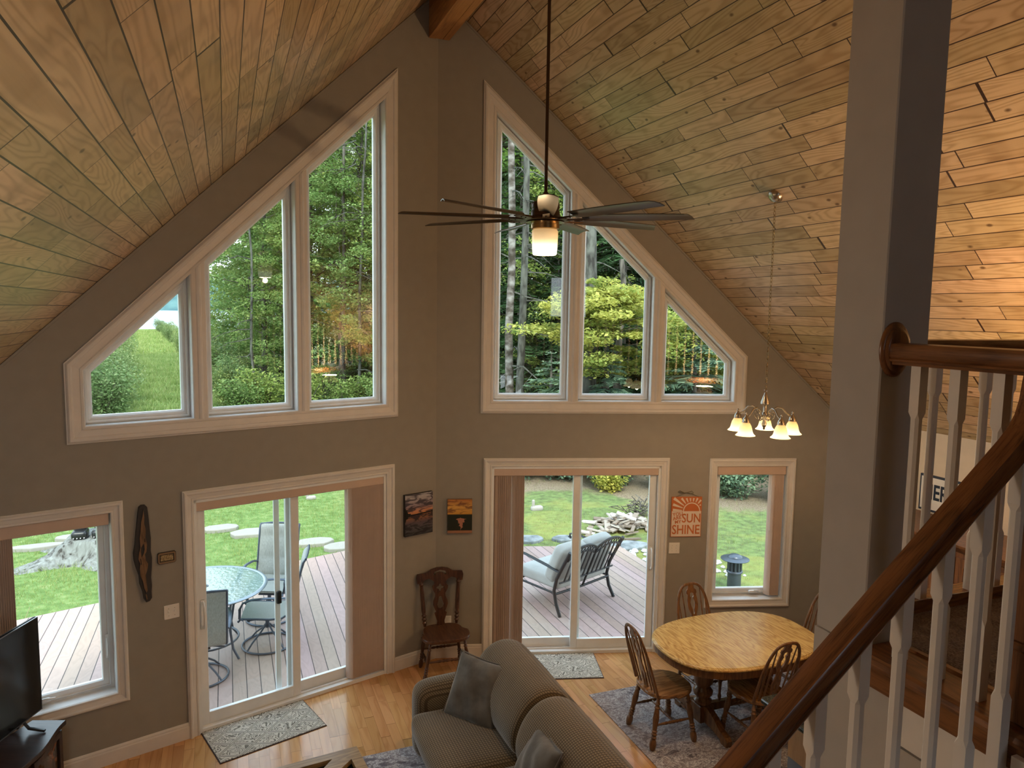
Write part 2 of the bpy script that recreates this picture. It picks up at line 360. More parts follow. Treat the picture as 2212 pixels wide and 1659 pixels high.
def matmat():
    a = N('embossed_beige_mat', .95, .1); o = a.xyz(a.co())
    p = a.m_('ADD', a.m_('MULTIPLY', o[0], 3.4), a.m_('MULTIPLY', o[1], 4.8)); q = a.m_('SUBTRACT', a.m_('MULTIPLY', o[0], 3.4), a.m_('MULTIPLY', o[1], 4.8))
    def tri(x): return a.m_('ABSOLUTE', a.m_('SUBTRACT', a.m_('FRACT', x), .5))
    e1 = a.m_('MINIMUM', tri(p), tri(q)); ln = a.m_('LESS_THAN', a.m_('ABSOLUTE', a.m_('SUBTRACT', e1, .04)), .02)
    inner = a.m_('GREATER_THAN', e1, .10)
    sw = a.m_('SINE', a.m_('MULTIPLY', a.noise(a.map(a.co(), (1, 1, 1)), 9, 1, 1.2), 62.0)); sw = a.m_('MULTIPLY', a.m_('GREATER_THAN', sw, .35), inner)
    g = a.m_('MAXIMUM', ln, sw); a.bump(a.m_('SUBTRACT', 1.0, g), .8, .006)
    return a.col(a.mix(g, (.60, .57, .49), (.20, .185, .155)))
m_mat = matmat()
m_rubber = flat('brown_rubber', (.05, .03, .03), .8)

# ------------------------------------------------------------------ room shell
A = .288; ca, sa = math.cos(A), math.sin(A); ZR = 6.7027; MR = 1.0043; HX = 4.1
ML = Matrix(((ca, -sa, 0, 0), (sa, ca, 0, 0), (0, 0, 1, 0), (0, 0, 0, 1)))      # left prow wall frame: x=-s
MRt = Matrix(((ca, sa, 0, 0), (-sa, ca, 0, 0), (0, 0, 1, 0), (0, 0, 0, 1)))     # right prow wall frame: x=+s
SLP = MR*ca
def zroof(s): return ZR - SLP*abs(s)
YB = -11.0; SM = HX/ca
ST = dict(kind='structure')
def quadbevel(p): return p
def inset(path, d):
    mb = MB(); mb.mould(path, [(-d, 0)], True); return [(v[0], v[2]) for v in mb.v[:len(path)]]
TZ = lambda s: 5.595-.962*(s-.577)
openings = []
for a_, b_ in ((.577, 1.345), (1.455, 2.22)): openings.append([(a_, 2.73), (b_, 2.73), (b_, TZ(b_)), (a_, TZ(a_))])
openings.append([(2.335, 2.73), (3.112, 2.73), (3.112, TZ(3.112)), (2.335, TZ(2.335))])
door_o = [(.575, 0.0), (2.36, 0.0), (2.36, 2.045), (.575, 2.045)]
small_o = [(2.97, .575), (3.745, .575), (3.745, 2.04), (2.97, 2.04)]
WT = .17
def prow(sg, M, name):
    mb = MB()
    f = lambda l: [(sg*s, z) for s, z in l]
    outer = [(0, 0), (.575, 0), (.575, 2.045), (2.36, 2.045), (2.36, 0), (SM, 0), (SM, zroof(SM)+.1), (0, ZR+.1)]
    big = [(.577, 2.73), (3.112, 2.73), (3.112, TZ(3.112)), (.577, TZ(.577))]
    mb.prism([f(outer), f(big), f(small_o)], 0, WT)
    o = mb.obj(name, m_wall); o.matrix_world = M; return tag(o, **ST)
prow(-1, ML, 'wall_left'); prow(1, MRt, 'wall_right')
P_CAS = [(0, -.02), (0, .010), (.006, .016), (.022, .016), (.028, .010), (.034, .013), (.056, .017), (.074, .020), (.080, .030), (.088, .033), (.104, .033), (.112, .026), (.118, .018), (.125, .016), (.125, -.005)]
def casing(mb, path, wd, closed=True):
    mb.mould(path, [(d*wd/.125, h) for d, h in P_CAS], closed)
def window_big(sg, M, name):
    root = empty(name, M=M, kind='structure'); f = lambda l: [(sg*s, z) for s, z in l]
    mb = MB(); casing(mb, f([(.577, 2.73), (3.112, 2.73), (3.112, TZ(3.112)), (.577, TZ(.577))]), .127); mb.obj('casing', m_trim, root)
    for a_, b_ in ((1.345, 1.455), (2.22, 2.335)):
        c = (a_+b_)/2; mb = MB(); lo = 2.725; hw = (b_-a_)/2
        prof = [(-hw, -.10), (-hw, .006), (-hw+.008, .012), (-.022, .014), (-.014, .022), (0, .028), (.014, .022), (.022, .014), (hw-.008, .012), (hw, .006), (hw, -.10)]
        mb.rings([[(sg*(c+p), -h, lo) for p, h in prof], [(sg*(c+p), -h, TZ(c+p)+.012) for p, h in prof]]); mb.obj('mullion', m_trim, root)
    for op in openings:
        pth = f(op)
        mb = MB(); mb.mould(pth, [(-.0015, .0), (-.0015, -.105), (-.012, -.105), (-.014, -.085), (-.03, -.082), (-.034, -.095), (-.052, -.092), (-.058, -.10), (-.066, -.112), (-.066, -.14), (.01, -.14), (.01, -.001)])
        mb.obj('sash_frame', m_vinyl, root)
        g = inset(pth, .06); mb = MB(); mb.prism(g, .118, .126); mb.obj('glass_pane', m_glass, root)
    return root
window_big(-1, ML, 'window_1'); window_big(1, MRt, 'window_2')
def window_small(sg, M, name):
    root = empty(name, M=M, kind='structure'); f = lambda l: [(sg*s, z) for s, z in l]
    mb = MB(); casing(mb, f(small_o), .086); mb.obj('casing', m_trim, root)
    mb = MB(); mb.mould(f(small_o), [(-.0015, 0), (-.0015, -.125), (-.028, -.125), (-.028, -.105), (-.036, -.10), (-.04, -.115), (-.078, -.112), (-.084, -.125), (-.084, -.15), (.01, -.15), (.01, -.001)]); mb.obj('casement_frame', m_vinyl, root)
    g = inset(f(small_o), .08); mb = MB(); mb.prism(g, .13, .137); mb.obj('glass_pane', m_glass, root)
    mb = MB(); xs = sg*3.47; mb.M = T(xs, .08, .612)
    mb.bbox(-.055, .055, -.012, .02, 0, .028, .006); mb.tube([(0, -.008, .03), (.02, -.03, .04), (.06, -.034, .034), (.085, -.03, .03)], .007, 8); mb.obj('crank_handle', m_white, root)
    mb = MB(); xs = sg*(3.015) ; mb.tube([(xs, .105, .85), (xs, .085, .87), (xs, .078, .95), (xs, .09, 1.0)], .008, 6, flat=(.006, .012)); mb.bbox(xs-.012, xs+.012, .10, .112, .83, 1.03); mb.obj('latch', m_vinyl, root)
    return root
window_small(-1, ML, 'window_3'); window_small(1, MRt, 'window_4')
def door(sg, M, name):
    root = empty(name, M=M, kind='structure'); f = lambda l: [(sg*s, z) for s, z in l]
    mb = MB(); path = f([(.575, 0), (.575, 2.045), (2.36, 2.045), (2.36, 0)])
    if sg < 0: pass
    prof = [(d*.088/.125, h) for d, h in P_CAS]
    pp = path if sg > 0 else path[::-1]
    mb.mould(pp, [(-d, h) for d, h in prof], False)
    mb.obj('casing', m_trim, root)
    mb = MB(); fr = [(-.0, -.0), (-.0, -.17)]
    for x0, x1 in ((.575, .598), (2.337, 2.36)): mb.box(min(sg*x0, sg*x1), max(sg*x0, sg*x1), .0, .17, 0, 2.045)
    mb.box(min(sg*.575, sg*2.36), max(sg*.575, sg*2.36), 0, .17, 2.02, 2.045)
    mb.box(min(sg*.575, sg*2.36), max(sg*.575, sg*2.36), 0.005, .17, -.02, .035); mb.box(min(sg*.6, sg*2.33), max(sg*.6, sg*2.33), 0.06, .075, .035, .05)
    mb.obj('door_frame', m_vinyl, root)
    # fixed panel (outer track) and sliding panel (inner track)
    def panel(nm, s0, s1, y, hand=None):
        bot, top = .04, 2.02
        p = empty(nm); p.parent = root
        mb = MB(); st = .075
        mb.bbox(min(sg*s0, sg*(s0+st)), max(sg*s0, sg*(s0+st)), y, y+.04, bot, top); mb.bbox(min(sg*(s1-st), sg*s1), max(sg*(s1-st), sg*s1), y, y+.04, bot, top)
        mb.box(min(sg*(s0+st), sg*(s1-st)), max(sg*(s0+st), sg*(s1-st)), y+.002, y+.038, bot, bot+.10); mb.box(min(sg*(s0+st), sg*(s1-st)), max(sg*(s0+st), sg*(s1-st)), y+.002, y+.038, top-.075, top)
        mb.obj('stile_frame', m_vinyl, p)
        mb = MB(); mb.box(min(sg*(s0+st), sg*(s1-st)), max(sg*(s0+st), sg*(s1-st)), y+.017, y+.023, bot+.10, top-.075); mb.obj('glass_pane', m_glass, p)
        return p
    panel('fixed_panel', .60, 1.545, .105); sp_ = panel('sliding_panel', 1.44, 2.335, .055)
    mb = MB(); h = sg*2.296
    mb.tube([(h, .055, .92), (h, .02, .925), (h, .002, .955), (h, .0, 1.03), (h, .002, 1.105), (h, .02, 1.135), (h, .055, 1.14)], .011, 8, flat=(.010, .014)); mb.bbox(h-.018, h+.018, .045, .056, .90, 1.16); mb.obj('handle', m_white, sp_)
    if sg < 0:      # screen door stile seen through the glass
        mb = MB(); s0 = 1.585
        mb.bbox(sg*(s0+.052), sg*s0, .155, .172, .04, 2.02); mb.box(sg*2.33, sg*(s0+.052), .156, .171, .04, .09); mb.obj('screen_frame', m_vinyl, root)
        mb = MB(); mb.bbox(sg*(s0+.04), sg*(s0-.004), .128, .154, .93, 1.05, .006); mb.obj('screen_latch', m_black, root)
    return root
door(-1, ML, 'door_1'); door(1, MRt, 'door_2')
# baseboards
def baseb(name, M, x0, x1):
    pr = [(0, 0), (.016, 0), (.016, .105), (.012, .115), (.012, .125), (.006, .138), (0, .14)]
    mb = MB(); mb.rings([[(x, -d, z) for d, z in pr] for x in (x0, x1)]); o = mb.obj(name, m_trim); o.matrix_world = M; tag(o, **ST)
baseb('baseboard_left', ML, -.487, 0); baseb('baseboard_left', ML, -SM, -2.448); baseb('baseboard_right', MRt, 0, .487); baseb('baseboard_right', MRt, 2.448, SM)
# floor
c_ = HX*math.tan(A); FLP = [(-HX, YB), (HX, YB), (HX, -c_+WT), (0, WT), (-HX, -c_+WT)]
mb = MB(); n = len(FLP); mb.add([(y, -x, 0) for x, y in FLP]+[(y, -x, -.12) for x, y in FLP], [(0, 1, 2, 3, 4), (9, 8, 7, 6, 5)]+[(i, (i+1) % 5, 5+(i+1) % 5, 5+i) for i in range(5)])
o = mb.obj('floor', m_floor); o.rotation_euler = (0, 0, PI/2); tag(o, **ST)
# ceilings: local x along the ridge, local y down the slope
for sg, nm in ((-1, 'ceiling'), (1, 'ceiling')):
    L = math.hypot(1, MR); Lm = (HX+.12)*L
    d = Vector((sg/L, 0, -MR/L)); yv = Vector((0, 1, 0)); up = Vector((0, 1, 0)).cross(d)
    Mx = Matrix(((0, d.x, up.x, 0), (1, 0, up.y, 0), (0, d.z, up.z, ZR), (0, 0, 0, 1)))
    th = .18 if up.z > 0 else -.18
    pl = [(YB-.15, 0), (WT, 0), (WT-(HX+.12)*math.tan(A), Lm), (YB-.15, Lm)]
    mb = MB(); mb.add([(x, y, 0) for x, y in pl]+[(x, y, th) for x, y in pl], [(0, 1, 2, 3), (7, 6, 5, 4)]+[(i, (i+1) % 4, 4+(i+1) % 4, 4+i) for i in range(4)])
    o = mb.obj(nm, m_pine); o.matrix_world = Mx; tag(o, **ST)
for sg, Mm in ((-1, ML), (1, MRt)):      # thin bead where wall meets ceiling
    mb = MB(); mb.rings([[(sg*s, -y, zroof(s)+dz) for y, dz in ((0, -.03), (.012, -.026), (.012, -.004), (0, 0))] for s in (0.09, SM-.02)]); o = mb.obj('trim_left' if sg < 0 else 'trim_right', m_wall); o.matrix_world = Mm; tag(o, **ST)
# ridge beam, built of three boards
mb = MB()
for x0, x1, dz in ((-.102, -.036, 0), (-.034, .034, .004), (.036, .10, .002)): mb.box(YB, -.005-.03, -x1, -x0, 6.245+dz, ZR-.1)
o = mb.obj('ridge_beam', m_beam); o.rotation_euler = (0, 0, PI/2); tag(o, **ST)
# side and back walls
def wallbox(name, x0, x1, y0, y1, z0, z1, m): mb = MB(); mb.box(x0, x1, y0, y1, z0, z1); return tag(mb.obj(name, m), **ST)
yw = -c_
wallbox('wall_east', HX, HX+.15, YB, yw+.05, -.1, 2.66, m_cream)
wallbox('wall_west', -HX-.15, -HX, YB, yw+.05, -.1, 2.66, m_wall)
mb = MB(); mb.prism([[(-HX, -.1), (HX, -.1), (HX, 2.6), (0, ZR+.05), (-HX, 2.6)], [(-3.2, .9), (-1.2, .9), (-1.2, 2.2), (-3.2, 2.2)], [(-.5, 3.5), (.4, 3.5), (.4, 4.5), (-.5, 4.5)]], YB-.15, YB); tag(mb.obj('wall_back', m_wall), **ST)
# support column
mb = MB(); mb.bbox(-.11, .085, -5.47, -5.272, 2.585, ZR-.3, .004); o = mb.obj('trim_1', m_grey); o.name = 'support_column'; tag(o, **ST)
# wall below the loft with its end pier
mb = MB(); mb.box(-.112, .075, -7.4, -5.268, 0, 2.35); o = mb.obj('wall_under_loft', m_grey); tag(o, **ST)
mb = MB(); mb.box(-.113, .086, -5.60, -5.270, 2.34, 2.5846); tag(mb.obj('wall_pier', m_grey), **ST)
# loft floor
mb = MB(); mb.box(-.10, HX, YB, -5.29, 2.36, 2.585); mb.box(-HX, -.10, YB, -6.98, 2.36, 2.585); tag(mb.obj('floor_loft', m_grey), **ST)
a = N('brown_loop_carpet', .95, .1); v = a.noise(a.co(), 160, 3); a.bump(v, .8, .01); cm = a.col(a.mix(a.noise(a.co(), 14, 3), a.ramp(v, (.35, (.08, .06, .05)), (.65, (.34, .27, .23))), (.16, .12, .10)))
m_carpet = cm
mb = MB(); mb.box(.02, HX-.01, YB, -5.34, 2.5851, 2.602); tag(mb.obj('carpet', cm), **ST)
mb = MB(); mb.bbox(-.118, -.098, -5.95, -5.61, 2.36, 2.50, .003); o = mb.obj('fascia_board', m_bal); tag(o, **ST)
mb = MB(); mb.bbox(-.118, -.098, -7.5, -5.952, 2.36, 2.50, .003); o = mb.obj('fascia_board', m_bal); tag(o, **ST)
mb = MB(); pr = [(-.135, 2.498), (-.135, 2.56), (-.145, 2.566), (-.150, 2.578), (-.146, 2.592), (-.135, 2.60), (.0, 2.60), (.005, 2.607), (.022, 2.607), (.022, 2.586), (-.11, 2.584), (-.11, 2.498)]
mb.rings([[(x, y, z) for x, z in pr] for y in (-7.5, -5.475)]); tag(mb.obj('nosing_west', m_raily), **ST)
mb = MB(); pr = [(-5.20, 2.50), (-5.17, 2.58), (-5.18, 2.60), (-5.31, 2.60), (-5.31, 2.607), (-5.325, 2.64), (-5.34, 2.645), (-5.345, 2.60), (-5.30, 2.586), (-5.288, 2.50)]
mb.rings([[(x, y, z) for y, z in pr] for x in (.088, HX)]); tag(mb.obj('nosing_north', m_rail), **ST)

# ------------------------------------------------------------------ stairs and railings
st = empty('staircase', (0, 0, 0), kind='structure')
for k in range(12):
    x1 = -.15-.235*k; z = 2.585-.195*(k+1)
    if z < .1: break
    mb = MB(); mb.box(x1-.26, x1, -6.93, -5.99, z-.03, z); mb.obj('tread', m_raily, st)
    mb = MB(); mb.box(x1-.02, x1, -6.93, -5.99, z, z+.165); mb.obj('riser', m_bal, st)
mb = MB(); mb.prism([(-.15, 2.42), (-.15, 2.30), (-2.9, .02), (-3.0, .02), (-3.0, .1)], -5.985, -5.915); mb.obj('stringer', m_bal, st)
def rail_prof(w_=.062, h=.062):
    return [(-.30*w_, -h), (-.34*w_, -.87*h), (-.46*w_, -.84*h), (-.5*w_, -.75*h), (-.43*w_, -.69*h), (-.5*w_, -.62*h), (-.5*w_, -.16*h), (-.44*w_, -.04*h), (-.2*w_, 0)]
def railsweep(mb, path, side, h=.064, w_=.064):     # path = top centre line, vertical plane sweep
    half = rail_prof(w_, h); pr = half+[(-a_, b_) for a_, b_ in half[::-1]]
    P = [Vector(p) for p in path]; rs = []
    for i, p in enumerate(P):
        t = (P[min(i+1, len(P)-1)]-P[max(i-1, 0)]).normalized(); sd = Vector(side); up = sd.cross(t); up = up if up.z >= 0 or abs(up.z) < .05 else -up
        rs.append([tuple(p+sd*a_+up*b_) for a_, b_ in pr])
    mb.rings(rs, True, True, True)
def baluster(mb, x, y, z0, z1, c0, c1, w_=.016):   # square, chamfered to an octagon between c0 and c1
    def sq(z, h): return [(x-h, y-h+1e-4, z), (x-h+1e-4, y-h, z), (x+h-1e-4, y-h, z), (x+h, y-h+1e-4, z), (x+h, y+h-1e-4, z), (x+h-1e-4, y+h, z), (x-h+1e-4, y+h, z), (x-h, y+h-1e-4, z)]
    def oc(z, h, c): return [(x-h, y-h+c, z), (x-h+c, y-h, z), (x+h-c, y-h, z), (x+h, y-h+c, z), (x+h, y+h-c, z), (x+h-c, y+h, z), (x-h+c, y+h, z), (x-h, y+h-c, z)]
    q = w_-.0018
    mb.rings([sq(z0, w_), sq(c0-.018, w_), oc(c0, q, .0075), oc(c1, q, .0075), sq(c1+.018, w_), sq(z1, w_)])
stair = empty('stair_railing', (0, 0, 0), label='dark oak stair handrail on white square balusters, climbing across the lower right', cat='railing')
Yr = -5.95; sl = .831
def zt(x): return 3.318+sl*(x+.256)
mb = MB(); path = [(x, Yr, zt(x)) for x in np.arange(-3.0, -.30, .1)]+[(-.25, Yr, zt(-.25)), (-.215, Yr, zt(-.215)), (-.185, Yr, 3.382), (-.166, Yr, 3.41), (-.154, Yr, 3.447), (-.148, Yr, 3.49), (-.142, Yr, 3.53), (-.128, Yr, 3.556), (-.10, Yr, 3.567), (-.06, Yr, 3.567)]
railsweep(mb, path, (0, 1, 0), .060, .062); Rr_ = RY(-math.atan(sl)); mb.v = [tuple(Rr_.inverted() @ Vector(v)) for v in mb.v]; o = mb.obj('handrail', m_rail, stair); o.rotation_euler = (0, -math.atan(sl), 0)
for k in range(22):
    x = -.165-.122*k
    top = zt(x)-.058 if x < -.25 else 3.40
    c1 = zt(x)-.22
    if x < -.3: z1 = top
    c0 = 2.575+sl*.75*(x+.303)-.0
    # chamfer ends step with the treads below
    k2 = math.floor((-.15-x)/.235); tread = 2.585-.195*(k2+1)
    c0 = 2.59+sl*(x+.303)
    mb = MB(); baluster(mb, x, Yr, tread, zt(x)-.045 if x < -.2 else 3.37, c0, c1); mb.obj('baluster', m_bal, stair)
mb = MB(); mb.M = T(-.062, Yr, 0)
mb.bbox(-.05, .05, -.05, .05, 2.607, 2.80, .004); mb.bbox(-.054, .054, -.054, .054, 2.80, 2.82, .005); mb.bbox(-.044, .044, -.044, .044, 2.82, 3.56, .004); mb.bbox(-.054, .054, -.054, .054, 3.567, 3.60, .01); mb.obj('newel_post', m_railz, stair)
loft = empty('loft_railing', (-.07, -5.6, 2.6), label='level oak guard rail with white balusters running from the column to the stair', cat='railing')
def rel(mb, root, nm, m): o = mb.obj(nm, m, root); o.matrix_parent_inverse = Matrix.Translation(-Vector(root.location)); return o
mb = MB(); railsweep(mb, [(-.07, y, 3.567) for y in (-5.49, -5.6, -5.8, -5.9)], (1, 0, 0), .066, .064); rel(mb, loft, 'handrail', m_raily)
mb = MB(); mb.M = T(-.062, -5.4705, 3.545) @ RX(PI/2) @ Matrix.Diagonal((.72, 1.0, 1, 1))
mb.lathe([(.085, 0), (.085, .006), (.078, .012), (.070, .013), (.066, .019), (.055, .022), (.0001, .022)], 36); rel(mb, loft, 'rosette', m_railz)
for y in (-5.573, -5.698, -5.823):
    mb = MB(); baluster(mb, -.07, y, 2.60, 3.508, 2.83, 3.345); rel(mb, loft, 'baluster', m_bal)
far = empty('loft_railing', (2.1, -5.24, 2.6), label='far loft guard rail with white balusters, behind the nearer level rail', cat='railing')
mb = MB(); mb.M = T(0, 0, 0); railsweep(mb, [(x, -5.24, 3.567) for x in (.088, 1, 2, 3, HX-.002)], (0, 1, 0), .064, .064); rel(mb, far, 'handrail', m_rail)
x = .152
while x < HX-.05:
    mb = MB(); baluster(mb, x, -5.24, 2.60, 3.51, 2.83, 3.36); rel(mb, far, 'baluster', m_bal); x += .1325

# ------------------------------------------------------------------ blinds
def blinds(sg, M, name, s0, s1, hs0, hs1, n, y0, z0, z1, label, gaps=()):
    root = empty(name, M=M, label=label, cat='blinds', group=None)
    mb = MB(); mb.bbox(min(sg*hs0, sg*hs1), max(sg*hs0, sg*hs1), .008, .065, z1-.002, z1+.098, .006); mb.obj('valance', m_blind, root)
    for i in range(n):
        s = s0+(s1-s0)*i/(n-1)+(gaps[i] if i < len(gaps) else 0)
        mb = MB(); c = [(-.042, .0), (-.02, .006), (0, .008), (.02, .006), (.042, 0)]
        mb.M = T(sg*s, .062 if y0 is None else y0, 0) @ RZ(PI/2+.50+.05*math.sin(i*2.3))
        mb.rings([[(x, y+.0008, z) for x, y in c]+[(x, y-.0008, z) for x, y in c[::-1]] for z in (z0, z1)]); mb.obj('vane', m_blind, root)
    mb = MB(); sw = s1+.012 if s1 > s0 else s1-.012
    mb.rod((sg*sw, .03, z1), (sg*sw, .03, z1-.62), .003, 6); mb.obj('wand', m_white, root)
    return root
blinds(-1, ML, 'vertical_blinds', .615, .955, .585, 2.355, 24, -.0+.045, .05, 1.945, 'vertical blinds gathered at the right of the left patio door')
blinds(1, MRt, 'vertical_blinds', .618, .895, .585, 2.35, 16, .045, .05, 1.945, 'vertical blinds gathered at the left of the right patio door', gaps=(0, .0, .002, .004, .006, -.012, -.012, -.010, -.008, .012, .01, .006, .004))
blinds(-1, ML, 'vertical_blinds', 3.735, 3.625, 2.98, 3.74, 9, .055, .64, 1.945, 'vertical blinds gathered beside the left window behind the television')
blinds(1, MRt, 'vertical_blinds', 3.70, 3.60, 2.98, 3.735, 9, .055, .60, 1.945, 'vertical blinds gathered beside the narrow window behind the dining table')

# ------------------------------------------------------------------ things on the walls
def onwall(M, x, z, name, label, cat, y=-.001):
    return empty(name, M=M @ T(x, y, z), label=label, cat=cat)
# carved driftwood style panel
r = onwall(ML, -2.755, 1.67, 'wall_carving', 'long dark wood wall carving with a pale raised shape between window and patio door', 'wall art')
ol = [(0.00, .40), (.028, .398), (.044, .38), (.052, .30), (.058, .20), (.064, .12), (.060, .02), (.068, -.04), (.064, -.12), (.056, -.20), (.060, -.27), (.055, -.32), (.058, -.37), (.040, -.395), (.012, -.40), (-.004, -.37), (-.012, -.31), (-.032, -.24), (-.036, -.17), (-.056, -.10), (-.070, -.04), (-.072, .02), (-.058, .09), (-.05, .17), (-.038, .26), (-.028, .34), (-.02, .385)]
ol = [(x*.95, z) for x, z in ol]
mb = MB(); mb.prism(ol, -.022, 0); mb.prism([(x*.95, z*.985) for x, z in ol], -.026, -.022); mb.obj('board', flat('charred_wood', (.035, .03, .028), .6), r)
inl = [(.012, .36), (.018, .30), (.014, .25), (.024, .21), (.02, .14), (.03, .08), (.024, .02), (.012, 0), (.018, -.05), (.032, -.08), (.026, -.13), (.012, -.17), (.018, -.24), (.022, -.30), (.014, -.315), (.0, -.28), (-.008, -.22), (-.026, -.17), (-.03, -.12), (-.022, -.07), (-.036, -.03), (-.03, .02), (-.018, .06), (-.022, .13), (-.012, .21), (-.006, .27), (.006, .32)]
mb = MB(); mb.prism([inl, [(-.014, .06), (.006, .09), (.012, .04), (.004, .01), (-.012, -.02), (-.016, .02)], [(-.024, -.03), (-.018, -.03), (-.012, -.08), (-.018, -.08)], [(.012, .13), (.018, .13), (.018, .10), (.012, .10)]], -.034, -.024)
mb.prism([(.006, -.33), (.014, -.33), (.022, -.37), (.014, -.375)], -.034, -.024); mb.obj('inlay', wood('pale_inlay', (.22, .13, .07), (.10, .055, .03), 'Z', 3), r)
# small plaque
r = onwall(ML, -2.578, 1.605, 'wooden_plaque', 'small framed wooden plaque with clipped corners left of the patio door', 'plaque')
def clip(w_, h, c): return [(-w_+c, -h), (w_-c, -h), (w_, -h+c), (w_, h-c), (w_-c, h), (-w_+c, h), (-w_, h-c), (-w_, -h+c)]
mb = MB(); mb.prism(clip(.070, .048, .011), -.012, 0); mb.obj('backing', flat('dark_edge', (.03, .02, .015), .5), r)
mb = MB(); mb.prism([clip(.066, .044, .010), [(-.055, -.031), (.055, -.031), (.055, .031), (-.055, .031)]], -.018, -.012); mb.obj('border', flat('tan_frame', (.25, .16, .09), .5), r)
mb = MB(); mb.prism([(-.047, -.024), (.047, -.024), (.047, .024), (-.047, .024)], -.016, -.012)
a = N('engraved_panel', .5); mb.obj('panel', a.col(a.ramp(a.noise(a.map(a.co(), (1, 1, 2)), 60, 2), (.42, (.18, .13, .06)), (.55, (.42, .32, .17)))), r)
def switchplate(M, x, z, label, w_=.059, h=.06, outlet=False):
    r = onwall(M, x, z, 'outlet_plate' if outlet else 'switch_plate', label, 'outlet' if outlet else 'light switch')
    mb = MB(); mb.M = RX(PI/2); mb.bbox(-w_, w_, -h, h, 0, .006, .003); mb.obj('plate', m_white, r)
    for s in (-.5, .5):
        if outlet: mb = MB(); mb.M = RX(PI/2) @ T(0, s*.042, 0); mb.lathe([(.014, .006), (.014, .009)], 12); mb.obj('socket', m_white, r)
        else: mb = MB(); mb.M = T(s*.046, 0, 0); mb.box(-.005, .005, -.016, -.006, -.002, .012); mb.obj('toggle', m_white, r)
        mb = MB()
        for q in (-.03, .03):
            mb.M = T(s*.046*(0 if outlet else 1), -.006, q) @ RX(PI/2); mb.lathe([(.0028, 0), (.002, .0012)], 8)
        mb.obj('screw', m_nickel, r)
switchplate(ML, -2.553, 1.14, 'white double light switch plate left of the left patio door')
switchplate(MRt, 2.532, 1.155, 'white double light switch plate under the sunshine sign')
switchplate(MRt, .13, .40, 'white outlet plate low on the wall behind the dark chair', .035, .057, True)
# sunset canvases
def sky_canvas(name, kind):
    a = N(name, .55, .3); o = a.xyz(a.co()); z = o[2]; x = o[0]
    n = a.noise(a.map(a.co(), (7, 1, 22)), 1.3, 5, .8)
    if kind == 0:
        H = .213; t = a.m_('DIVIDE', a.m_('ADD', z, H), 2*H)
        t2 = a.m_('ABSOLUTE', a.m_('SUBTRACT', t, .50))
        c = a.ramp(t2, (.0, (.55, .22, .08)), (.08, (.60, .27, .14)), (.20, (.30, .22, .24)), (.46, (.45, .44, .47)))
        cl = a.ramp(n, (.44, (0, 0, 0)), (.56, (1, 1, 1))); c = a.mix(a.m_('MULTIPLY', cl, .9), c, (.035, .03, .045))
        low = a.m_('LESS_THAN', t, .50); c = a.mix(a.m_('MULTIPLY', low, a.m_('SUBTRACT', .95, a.m_('MULTIPLY', t, .9))), c, (.012, .013, .017))
        ln = a.m_('LESS_THAN', a.m_('ABSOLUTE', a.m_('SUBTRACT', t, a.m_('ADD', .505, a.m_('MULTIPLY', x, .12)))), .016); c = a.mix(ln, c, (.006, .006, .007))
        tr = a.m_('LESS_THAN', a.m_('ADD', a.m_('ADD', x, .165), a.m_('MULTIPLY', a.m_('ABSOLUTE', a.m_('SUBTRACT', t, .52)), .35)), a.m_('MULTIPLY', a.noise(a.co(), 45, 3), .12)); c = a.mix(tr, c, (.006, .008, .006))
    else:
        H = .178; t = a.m_('DIVIDE', a.m_('ADD', z, H), 2*H)
        c = a.ramp(t, (.0, (.34, .17, .10)), (.075, (.36, .17, .09)), (.085, (.02, .02, .01)), (.55, (.02, .025, .015)), (.57, (.62, .30, .05)), (.75, (.75, .42, .10)), (1, (.45, .17, .05)))
        up = a.m_('GREATER_THAN', t, .575); cl = a.m_('MULTIPLY', a.ramp(n, (.48, (0, 0, 0)), (.60, (1, 1, 1))), up); c = a.mix(a.m_('MULTIPLY', cl, .8), c, (.16, .05, .03))
        wv = a.m_('MULTIPLY', a.noise(a.co(), 38, 3), .07)
        wdt = a.xyz(a.ramp(t, (.08, (.0, 0, 0)), (.22, (.012, 0, 0)), (.34, (.03, 0, 0)), (.42, (.045, 0, 0)), (.46, (.0, 0, 0))))[0]
        lk = a.m_('LESS_THAN', a.m_('ABSOLUTE', a.m_('SUBTRACT', a.m_('ADD', x, -.012), a.m_('SUBTRACT', wv, .035))), wdt); lk = a.m_('MULTIPLY', lk, a.m_('LESS_THAN', t, .47)); c = a.mix(lk, c, (.45, .19, .12))
    return a.col(c)
r = onwall(ML, -.2225, 1.593, 'canvas_print', 'larger dark canvas print of an orange sunset over a lake, left of the corner', 'picture')
mb = MB(); mb.box(-.1615, .1615, -.035, 0, -.213, .213); mb.obj('canvas_edge', m_black, r)
mb = MB(); mb.box(-.160, .160, -.037, -.035, -.2115, .2115); mb.obj('picture', sky_canvas('lake_sunset_print', 0), r)
r = onwall(MRt, .2455, 1.532, 'canvas_print', 'smaller canvas print of a golden sunset above a forest inlet, right of the corner', 'picture')
mb = MB(); mb.box(-.127, .127, -.034, 0, -.178, .178); mb.obj('canvas_edge', flat('tan_canvas_edge', (.22, .13, .08), .7), r)
mb = MB(); mb.box(-.1265, .1265, -.036, -.034, -.1775, .1775); mb.obj('picture', sky_canvas('forest_sunset_print', 1), r)
